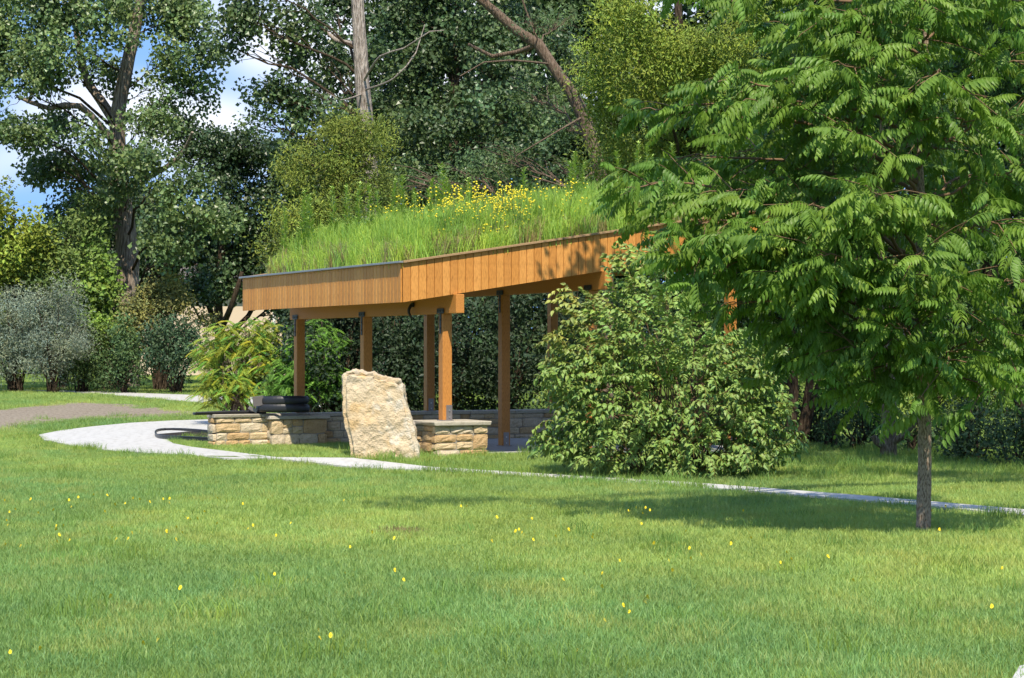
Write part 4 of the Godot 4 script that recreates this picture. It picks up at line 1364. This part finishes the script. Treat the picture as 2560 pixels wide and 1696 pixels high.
func walnut() -> void:
	var d := 20.1
	var b := Vector3(gx(2307, d), 0, -d)
	var t := thing("young_walnut_tree", "young walnut with one straight trunk on the lawn in front of the right wood", "tree", b)
	var pts := []
	var rad := []
	for p in [[2307, 1334, 21], [2308, 1318, 18.5], [2311, 1200, 17], [2312, 1050, 16], [2308, 960, 14.5], [2305, 800, 13], [2300, 650, 11.5], [2303, 500, 10], [2300, 400, 9], [2306, 280, 8], [2318, 150, 7], [2312, 0, 5.5], [2325, -150, 4], [2330, -300, 2.5]]:
		pts.append(W(p[0], p[1], d) - b)
		rad.append(p[2] / F * d)
	pts[0].y = -0.05
	var dn := densify(pts, rad, 0.05)
	var bn := FastNoiseLite.new()
	bn.seed = 3
	bn.frequency = 6.0
	bn.fractal_octaves = 3
	var mb := Mb.new()
	mb.tube(dn[0], dn[1], 26, 0.16, bn)
	part("trunk", mb.mesh(), M.bark_walnut, t)
	var fronds := []
	for k in 8:
		fronds.append(frond(rng.randf_range(0.34, 0.48), 5 + k % 4, 0.128, 0.046, rng.randf_range(0.55, 1.3)))
	# targets of the limbs: pixel and depth offset
	var targets := [[1590, 470, -0.3], [1640, 275, 0.0], [1680, 400, 0.7], [1790, 205, -0.3], [1900, 260, -0.9], [1650, 560, 0.3], [1720, 640, -0.5], [1780, 700, 0.5], [1850, 760, -0.4], [1960, 800, 0.2], [1960, 60, 0.2], [2050, 30, -0.8], [1980, 160, 0.9], [2080, 880, -0.7], [2130, 960, -0.5], [2000, 700, -1.2], [1900, 560, -1.3], [2050, 520, -1.6], [1800, 480, -0.6], [2100, 330, -1.5], [2200, 120, -1.3], [1860, 380, 1.0],
		[2440, 300, -1.2], [2560, 160, -0.6], [2620, 420, 0.2], [2520, 560, -1.2], [2450, 860, 0.3], [2640, 700, -0.3], [2560, 840, -0.9], [2400, 700, -1.4], [2480, 980, -0.6], [2700, 280, 0], [2400, 60, 0.9], [2560, 0, 0.4], [2250, 420, 1.7], [2380, 560, 1.7], [2180, 700, 1.5], [2450, 440, 1.3], [2120, 200, 1.4], [2300, -80, -1.0], [2200, -60, 0.8], [2420, -120, 0.2], [2080, -80, 0.1], [2500, -90, -0.7], [2300, 640, -1.7], [2240, 820, -1.2], [2350, 180, -1.5], [1730, 565, -0.6], [1800, 620, -0.3], [2160, 960, 0.6], [2000, 880, 0.5], [2400, 900, -1.0], [2180, 480, -1.9], [2060, 640, -1.6]]
	var spots := []
	for k in 5:
		targets.append([0, 0, 0])
	for g in targets:
		var tg := W(g[0], g[1], d + g[2]) - b
		if g[0] == 0:
			var az := rng.randf_range(-1.9, 1.9)
			tg = Vector3(sin(az), 0, cos(az)) * rng.randf_range(0.7, 2.5)
			tg.y = rng.randf_range(1.9, 6.3)
		var reach := Vector2(tg.x, tg.z).length()
		var hy := clampf(tg.y - 0.25 * reach - 0.1, 1.55, 6.2)
		var a := Vector3.ZERO
		for p in dn[0]:
			a = p
			if p.y > hy:
				break
		var cp := curve_pts(a, tg, Vector3(0, 0.10 * reach, 0), 9, 0.05)
		var r0 := 0.010 + 0.0065 * reach
		var lm := Mb.new()
		lm.tube(cp, taper(r0, 0.006, 10), 7)
		var nt := 5 + int(reach * 3.2)
		for k in nt:
			var q := lerpf(0.28, 1.0, float(k) / (nt - 1))
			var f := q * 9.0
			var i := mini(int(f), 8)
			var s: Vector3 = cp[i].lerp(cp[i + 1], f - i)
			var fw: Vector3 = (cp[i + 1] - cp[i]).normalized()
			var sd := fw.cross(Vector3.UP).normalized() * (1.0 if k % 2 else -1.0)
			var e := s + (fw * 0.6 + sd * rng.randf_range(0.3, 1.0) + Vector3(0, rng.randf_range(-0.85, 0.8), 0)).normalized() * rng.randf_range(0.3, 0.75)
			if k == nt - 1:
				e = s + fw * 0.2
			var tp := curve_pts(s, e, Vector3(0, 0.03, 0), 4, 0.01)
			lm.tube(tp, taper(0.007, 0.0035, 5), 4)
			var out := (e - s).normalized()
			for j in 6:
				var p: Vector3 = s.lerp(e, 0.2 + 0.8 * j / 5.0)
				var yaw := rng.randf_range(-1.5, 1.5)
				var fd := Basis(Vector3.UP, yaw) * out
				fd.y = rng.randf_range(-0.75, 0.35)
				spots.append([p, fd.normalized()])
		part("limb", lm.mesh(), M.twig, t)
	var order := []
	for k in spots.size():
		order.append([spots[k][0].z, k])
	order.sort_custom(func(x: Array, y: Array) -> bool: return x[0] > y[0])
	var fm := [leaf_mat("walnut_leaf", 0.46, 0.40, 0.9, lin(0.165, 0.295, 0.046)), leaf_mat("walnut_leaf_bright", 0.46, 0.40, 0.9, lin(0.225, 0.365, 0.055))]
	var xf := []
	var cols := []
	for q in order.size():
		var k: int = order[q][1]
		var fd: Vector3 = spots[k][1]
		var s := rng.randf_range(0.75, 1.12)
		var x := Transform3D((Basis.looking_at(-fd, Vector3.UP) * Basis(Vector3.BACK, rng.randf_range(-0.6, 0.6))).scaled(Vector3(s, s, s)), spots[k][0])
		if q < 300:
			var o := part("compound_leaf", fronds[k % 8], fm[0] if rng.randf() < 0.65 else fm[1], t)
			o.transform = x
		else:
			xf.append(x)
			cols.append(vary(Color(1, 1, 1), 0.22, 0.1))
	split_multi("crown", fronds, fm[0], [xf, cols], t)
	# a few pale green nuts
	var ball := SphereMesh.new()
	ball.radius = 0.024
	ball.height = 0.052
	ball.radial_segments = 14
	ball.rings = 8
	for p in [[1958, 625, -0.9], [2113, 812, -1.0], [2152, 820, -0.9], [2135, 720, -0.9], [2415, 575, -1.4], [2165, 718, -1.0]]:
		var o := part("walnut_fruit", ball, M.fruit, t)
		o.position = W(p[0], p[1], d + p[2]) - b


# ---------------------------------------------------------------- small green things

func tuft(count: int, radius: float, h: float, wd: float, lean: float, warm: float) -> ArrayMesh:
	var mb := Mb.new()
	for k in count:
		var a := rng.randf() * TAU
		var p := Vector3(cos(a), 0, sin(a)) * radius * sqrt(rng.randf())
		p.y = -0.01
		var b := rng.randf() * TAU
		var dir := Vector3(cos(b), 0, sin(b))
		var hh := h * rng.randf_range(0.45, 1.15)
		var ln := lean * hh * rng.randf_range(0.1, 1.0)
		var c := rng.randf() * TAU
		var sd := Vector3(cos(c), 0, sin(c)) * wd * 0.5 * rng.randf_range(0.7, 1.3)
		var m := p + dir * ln * 0.35 + Vector3(0, hh * 0.6, 0)
		var tp := p + dir * ln + Vector3(0, hh, 0)
		mb.tint = vary(Color.WHITE, 0.24, warm)
		mb.quad(p - sd, p + sd, m + sd * 0.8, m - sd * 0.8)
		mb.tri(m - sd * 0.8, m + sd * 0.8, tp)
	return mb.mesh()


func near_edge(p: Vector2, poly: PackedVector2Array) -> float:
	var best := 1e9
	for k in poly.size():
		var c := Geometry2D.get_closest_point_to_segment(p, poly[k], poly[(k + 1) % poly.size()])
		best = minf(best, c.distance_to(p))
	return best


func grass() -> void:
	var lawn := []
	for k in 5:
		lawn.append(tuft(120, 0.23, 0.066, 0.0052, 0.9, 0.12))
	var shaggy := []
	for k in 3:
		shaggy.append(tuft(70, 0.22, 0.16, 0.0065, 0.9, 0.15))
	var xf := []
	var cols := []
	var xs := []
	var cs := []
	var d := 10.2
	var polys := [path_near, path_far, path_corner, slab]
	while d < 96.0:
		var step := 0.165 if d < 22.0 else (0.2 if d < 45.0 else 0.34)
		var half := d * 0.262 + 1.2
		var x := -half
		if d > 50.0:
			half = minf(half, d * 0.262 + 1.2)
		while x < half:
			var px := x + rng.randf_range(-0.5, 0.5) * step
			var pd := d + rng.randf_range(-0.5, 0.5) * step
			x += step
			if pd > 46.0 and px > -4.0:
				continue
			if pd > 36.0 and px > 8.0:
				continue
			var p := Vector2(px, -pd)
			var skip := false
			for poly in polys:
				if Geometry2D.is_point_in_polygon(p, poly):
					if near_edge(p, poly) > (0.2 if poly == path_near and px > -1.0 and px < 2.4 else 0.0) or poly == slab:
						skip = true
						break
				elif pd > 20.0 and poly != slab and (px < -1.4 or px > 2.6) and near_edge(p, poly) < 0.10:
					skip = true
					break
			if skip:
				continue
			var inside_dirt := Geometry2D.is_point_in_polygon(p, dirt)
			if inside_dirt and (near_edge(p, dirt) > 0.9 * rng.randf() or rng.randf() < 0.5) and rng.randf() < 0.985:
				continue
			var n1 := lawn_noise.get_noise_2d(px * 2.2, pd * 1.1)
			var n2 := lawn_noise.get_noise_2d(px * 9.0 + 50, pd * 5.0)
			var n3 := lawn_noise.get_noise_2d(px * 0.7 + 90, pd * 0.35 + 20)
			var s := (1.0 if d < 45.0 else 1.5) * rng.randf_range(0.8, 1.2)
			var hy := s * (1.0 + 0.4 * n2 + 0.25 * n1) * rng.randf_range(0.8, 1.15)
			var y := ground_y(px, pd)
			xf.append(Transform3D(Basis(Vector3.UP, rng.randf() * TAU).scaled(Vector3(s, hy, s)), Vector3(px, y, -pd)))
			# darker bluish green close by, more yellow-green farther out, broken up by noise
			var fresh := clampf(0.5 + n3 * 1.3 + n2 * 0.5 + 0.5 * smoothstep(13.0, 19.0, pd) - 0.25, 0.0, 1.0)
			var c := Color(0.225, 0.380, 0.118).lerp(Color(0.385, 0.510, 0.130), fresh)
			if n2 + n1 * 0.6 > 0.34:
				c = c.lerp(Color(0.40, 0.38, 0.11), 0.35)
			c = c * (1.0 + 0.28 * n1)
			if Vector2(px, pd).distance_to(Vector2(-1.1, 20.0)) < 0.2:
				c = Color(0.26, 0.17, 0.10)
			cols.append(vary(c, 0.10, 0.08))
			# taller unmown clumps along edges, walls and trunks
			var tall := 0.022 if pd < 40 else 0.03
			if pd > 20.0 and near_edge(p, path_near) < 0.35:
				tall = 0.55 if px > -1.6 and px < 2.6 else 0.26
			if pd > 28.6 and pd < 37.0 and px > 3.0:
				tall = 0.3
			if pd > 31.0 and pd < 38.5 and px > -5.6 and px < 1.0 and near_edge(p, slab) < 0.7:
				tall = 0.22
			if Vector2(px, pd).distance_to(Vector2(-2.1, 32.1)) < 0.8:
				tall = 0.5
			if rng.randf() < tall:
				xs.append(Transform3D(Basis(Vector3.UP, rng.randf() * TAU).scaled(Vector3.ONE * rng.randf_range(0.5, 1.2)), Vector3(px, y, -pd)))
				cs.append(vary(Color(0.22, 0.35, 0.07), 0.2, 0.12))
		d += step
	var o := Node3D.new()
	o.name = "lawn_grass"
	add_child(o)
	o.set_meta("kind", "stuff")
	o.set_meta("label", "mown sunlit grass covering the park lawn")
	o.set_meta("category", "grass")
	split_multi("blades", lawn, M.grass, [xf, cols], o)
	split_multi("tall_blades", shaggy, M.grass, [xs, cs], o)


func flowers() -> void:
	var mb := Mb.new()
	# a flat yellow head of rays on a short stalk
	mb.tint = Color.WHITE
	for k in 14:
		var a := TAU * k / 14.0
		var b := TAU * (k + 0.8) / 14.0
		mb.tri(Vector3(0, 0.006, 0), Vector3(cos(a), 0.25, sin(a)) * 0.019, Vector3(cos(b), 0.25, sin(b)) * 0.019)
		mb.tri(Vector3(0, 0.013, 0), Vector3(cos(b) * 0.011, 0.012, sin(b) * 0.011), Vector3(cos(a) * 0.011, 0.012, sin(a) * 0.011))
	var head := mb.mesh()
	mb = Mb.new()
	mb.tube([Vector3.ZERO, Vector3(0.004, 0.06, 0), Vector3(0, 0.125, 0.003)], [0.002, 0.002, 0.0018], 4)
	var stalk := mb.mesh()
	var stem_mat := mat("flower_stalk", lin(0.10, 0.18, 0.04), 0.7)
	var spots := [[72, 1282], [105, 1310], [135, 1312], [147, 1346], [177, 1282], [20, 1275], [18, 1340], [42, 1298], [103, 1380], [136, 1449], [273, 1268], [310, 1280], [358, 1278], [420, 1275], [446, 1262], [478, 1326], [402, 1372], [457, 1365], [440, 1530], [282, 1552], [682, 1482], [640, 1345], [696, 1370], [717, 1332], [540, 1265], [605, 1290], [857, 1274], [950, 1370], [858, 1470], [895, 1465], [878, 1405], [1010, 1500], [971, 1476], [860, 1502], [1170, 1296], [1252, 1332], [1285, 1366], [1312, 1362], [1319, 1297], [1298, 1384], [1392, 1385], [1420, 1368], [1478, 1388], [1575, 1300], [1590, 1296], [1632, 1305], [1612, 1298], [1728, 1440], [1545, 1432], [1530, 1440], [1460, 1486], [1500, 1523], [1520, 1600], [1556, 1562], [1620, 1556], [1578, 1580], [1695, 1568], [1628, 1570], [1833, 1405], [1890, 1380], [1960, 1400], [1962, 1412], [1985, 1448], [2080, 1440], [2295, 1447], [2340, 1365], [2485, 1585], [2505, 1454], [397, 1662], [365, 1676], [510, 1660], [790, 1640], [805, 1645], [825, 1652], [115, 1685], [1313, 1650], [1435, 1690], [30, 1690], [2318, 1313]]
	for k in 60:
		var left := k < 36
		spots.append([rng.randfn(300.0, 230.0) if left else rng.randf_range(950.0, 2450.0), rng.randf_range(1258, 1400) if left else rng.randf_range(1290, 1500)])
		spots[-1][0] = absf(spots[-1][0])
	for k in spots.size():
		var p := G(spots[k][0], spots[k][1] + 12)
		var where := "open lawn"
		if spots[k][1] > 1480:
			where = "near lawn at the bottom of the picture"
		elif spots[k][0] < 760:
			where = "left part of the lawn"
		elif spots[k][0] > 1500:
			where = "lawn by the walnut's shadow"
		else:
			where = "middle of the lawn in front of the boulder"
		var o := thing("yellow_flower", "small yellow lawn flower dotted in the " + where, "flower", Vector3(p.x, 0, p.y), "yellow flowers in the " + where)
		o.rotation = Vector3(rng.randf_range(-0.25, 0.25), rng.randf() * TAU, rng.randf_range(-0.25, 0.25))
		o.scale = Vector3(0.55, 1.4, 0.55) * rng.randf_range(0.8, 1.15)
		part("stalk", stalk, stem_mat, o)
		var h := part("flower_head", head, M.petal, o)
		h.position = Vector3(0, 0.125, 0.003)
		h.rotation = Vector3(0.5, 0, 0)


func roof_plants() -> void:
	var T := []
	for k in 4:
		var mb := Mb.new()
		for j in 46:
			var a := rng.randf() * TAU
			var p := Vector3(cos(a), 0, sin(a)) * 0.14 * sqrt(rng.randf())
			var b := rng.randf() * TAU
			var dir := Vector3(cos(b), 0, sin(b))
			var h := rng.randf_range(0.3, 0.75)
			var ln := h * rng.randf_range(0.05, 0.36)
			var c := rng.randf() * TAU
			var sd := Vector3(cos(c), 0, sin(c)) * 0.005
			mb.tint = vary(Color.WHITE, 0.22, 0.14)
			var m1 := p + dir * ln * 0.2 + Vector3(0, h * 0.45, 0)
			var m2 := p + dir * ln * 0.55 + Vector3(0, h * 0.85, 0)
			var tp := p + dir * ln * 1.1 + Vector3(0, h * 0.95, 0)
			mb.quad(p - sd, p + sd, m1 + sd, m1 - sd)
			mb.quad(m1 - sd, m1 + sd, m2 + sd * 0.7, m2 - sd * 0.7)
			mb.tri(m2 - sd * 0.7, m2 + sd * 0.7, tp)
		T.append(mb.mesh())
	var xf := []
	var cols := []
	var top := 0.63 - 0.09
	for k in 5200:
		var r := rng.randf_range(0.1, 7.5)
		var l := rng.randf_range(0.08, 7.5)
		var edge := minf(minf(r, l), minf(7.6 - r, 7.6 - l))
		var n := lawn_noise.get_noise_2d(r * 6.0, l * 6.0)
		var s := lerpf(0.65, 1.2, smoothstep(0.1, 0.9, edge)) * (1.0 + 0.35 * n) * rng.randf_range(0.8, 1.2)
		if l > 6.6 and (r < 2.0 or rng.randf() < 0.6) and rng.randf() < 0.93:
			continue
		xf.append(Transform3D(Basis(Vector3.UP, rng.randf() * TAU).scaled(Vector3(1.0, s, 1.0)), S(r, l, roof_y(r) + top)))
		var c := Color(0.43, 0.60, 0.100).lerp(Color(0.30, 0.48, 0.090), clampf(0.5 + n * 1.6, 0, 1))
		if edge < 0.45 and rng.randf() < 0.28:
			c = Color(0.30, 0.27, 0.13)
		cols.append(vary(c, 0.16, 0.1))
	var o := Node3D.new()
	o.name = "roof_grass"
	add_child(o)
	o.set_meta("kind", "stuff")
	o.set_meta("label", "tall green grass growing all over the shelter roof")
	o.set_meta("category", "grass")
	split_multi("blades", T, M.grass, [xf, cols], o)
	# tall plumed weeds
	var plume := []
	for k in 4:
		var mb := Mb.new()
		mb.tint = Color(0.7, 0.6, 0.5)
		mb.tube([Vector3.ZERO, Vector3(0.01, 0.5, 0), Vector3(0.03, 1.05, 0.01)], [0.006, 0.005, 0.002], 4, 0, null, false)
		mb.smooth = false
		mb.n.clear()
		for j in 170:
			var y := 0.12 + 0.95 * j / 170.0
			var a := rng.randf() * TAU
			var dir := Vector3(cos(a), rng.randf_range(0.5, 1.6), sin(a)).normalized()
			mb.tint = vary(Color.WHITE, 0.25, 0.12)
			mb.leaf(Vector3(0.03 * y, y, 0), dir, Vector3(-cos(a), 0.6, -sin(a)).normalized(), lerpf(0.12, 0.05, y) * rng.randf_range(0.9, 1.5), 0.021, 0.1)
		plume.append(mb.mesh())
	var pm := leaf_mat("weed_leaf", 0.6, 0.4, 0.5, lin(0.36, 0.50, 0.12))
	var px := [0.5, 0.4, 0.7, 0.6, 0.9, 1.0, 1.3, 1.2, 1.5, 1.6, 1.7, 1.8, 1.9, 2.1, 1.4, 2.3, 2.0, 2.6, 4.2, 4.6, 5.0, 5.6, 6.0, 6.3, 1.1, 1.75, 2.9, 3.9, 4.9, 5.3, 0.8]
	var pl := [6.0, 6.5, 5.6, 6.2, 5.0, 4.4, 3.0, 3.5, 2.7, 2.5, 2.2, 2.0, 2.6, 1.8, 3.8, 2.4, 3.2, 3.6, 1.8, 2.6, 1.6, 2.0, 1.4, 2.6, 3.9, 3.4, 4.0, 3.4, 3.0, 1.2, 4.2]
	for k in px.size():
		var p := S(px[k], pl[k], roof_y(px[k]) + top)
		var w := part("tall_weed", plume[k % 4], pm, self)
		w.position = p
		w.rotation = Vector3(rng.randf_range(-0.08, 0.08), rng.randf() * TAU, rng.randf_range(-0.08, 0.08))
		w.scale = Vector3(1.25, 1, 1.25) * rng.randf_range(1.15, 1.55)
		var spot := "right of the yellow flowers"
		if px[k] < 0.85:
			spot = "at its left end"
		elif px[k] < 2.2:
			spot = "left of the yellow flowers"
		tag(w, "tall green plumed weed standing out of the roof grass " + spot, "weed", "tall weeds on the shelter roof " + spot)
	# yellow wildflowers
	var fl := []
	for k in 3:
		var st := Mb.new()
		var hd := Mb.new()
		for j in 6:
			var a := rng.randf() * TAU
			var tip := Vector3(cos(a) * 0.16, rng.randf_range(0.38, 0.95), sin(a) * 0.16)
			st.tube(curve_pts(Vector3.ZERO, tip, Vector3.ZERO, 4, 0.02), taper(0.004, 0.002, 5), 4)
			for q in 3:
				var c := tip + Vector3(rng.randf_range(-0.06, 0.06), rng.randf_range(-0.08, 0.02), rng.randf_range(-0.06, 0.06))
				for e in 8:
					var b0 := TAU * e / 8.0
					var b1 := TAU * (e + 0.85) / 8.0
					hd.tri(c + Vector3(0, 0.016, 0.006), c + Vector3(cos(b0), 0.1, sin(b0)) * 0.015, c + Vector3(cos(b1), 0.1, sin(b1)) * 0.015)
					hd.tri(c - Vector3(0, 0.012, 0), c + Vector3(cos(b1), 0.1, sin(b1)) * 0.015, c + Vector3(cos(b0), 0.1, sin(b0)) * 0.015)
		fl.append([st.mesh(), hd.mesh()])
	var sm := mat("wildflower_stem", lin(0.12, 0.20, 0.05), 0.7)
	for k in 84:
		var r := 2.1 + rng.randfn(0.0, 0.6)
		var l := rng.randf_range(0.3, 2.3)
		if k >= 74:
			r = 1.9 + rng.randfn(0.0, 0.5)
			l = 3.4 + rng.randfn(0.0, 0.6)
		r = clampf(r, 0.6, 7.0)
		l = clampf(l, 0.25, 6.8)
		var o2 := thing("yellow_wildflower", "yellow flowering plant in the grass on the shelter roof", "wildflower", S(r, l, roof_y(r) + top), "yellow wildflowers on the shelter roof")
		o2.rotation.y = rng.randf() * TAU
		o2.scale = Vector3.ONE * rng.randf_range(0.95, 1.35)
		part("stem", fl[k % 3][0], sm, o2)
		part("flower_heads", fl[k % 3][1], M.petal_lemon, o2).set_meta("kind", "stuff")
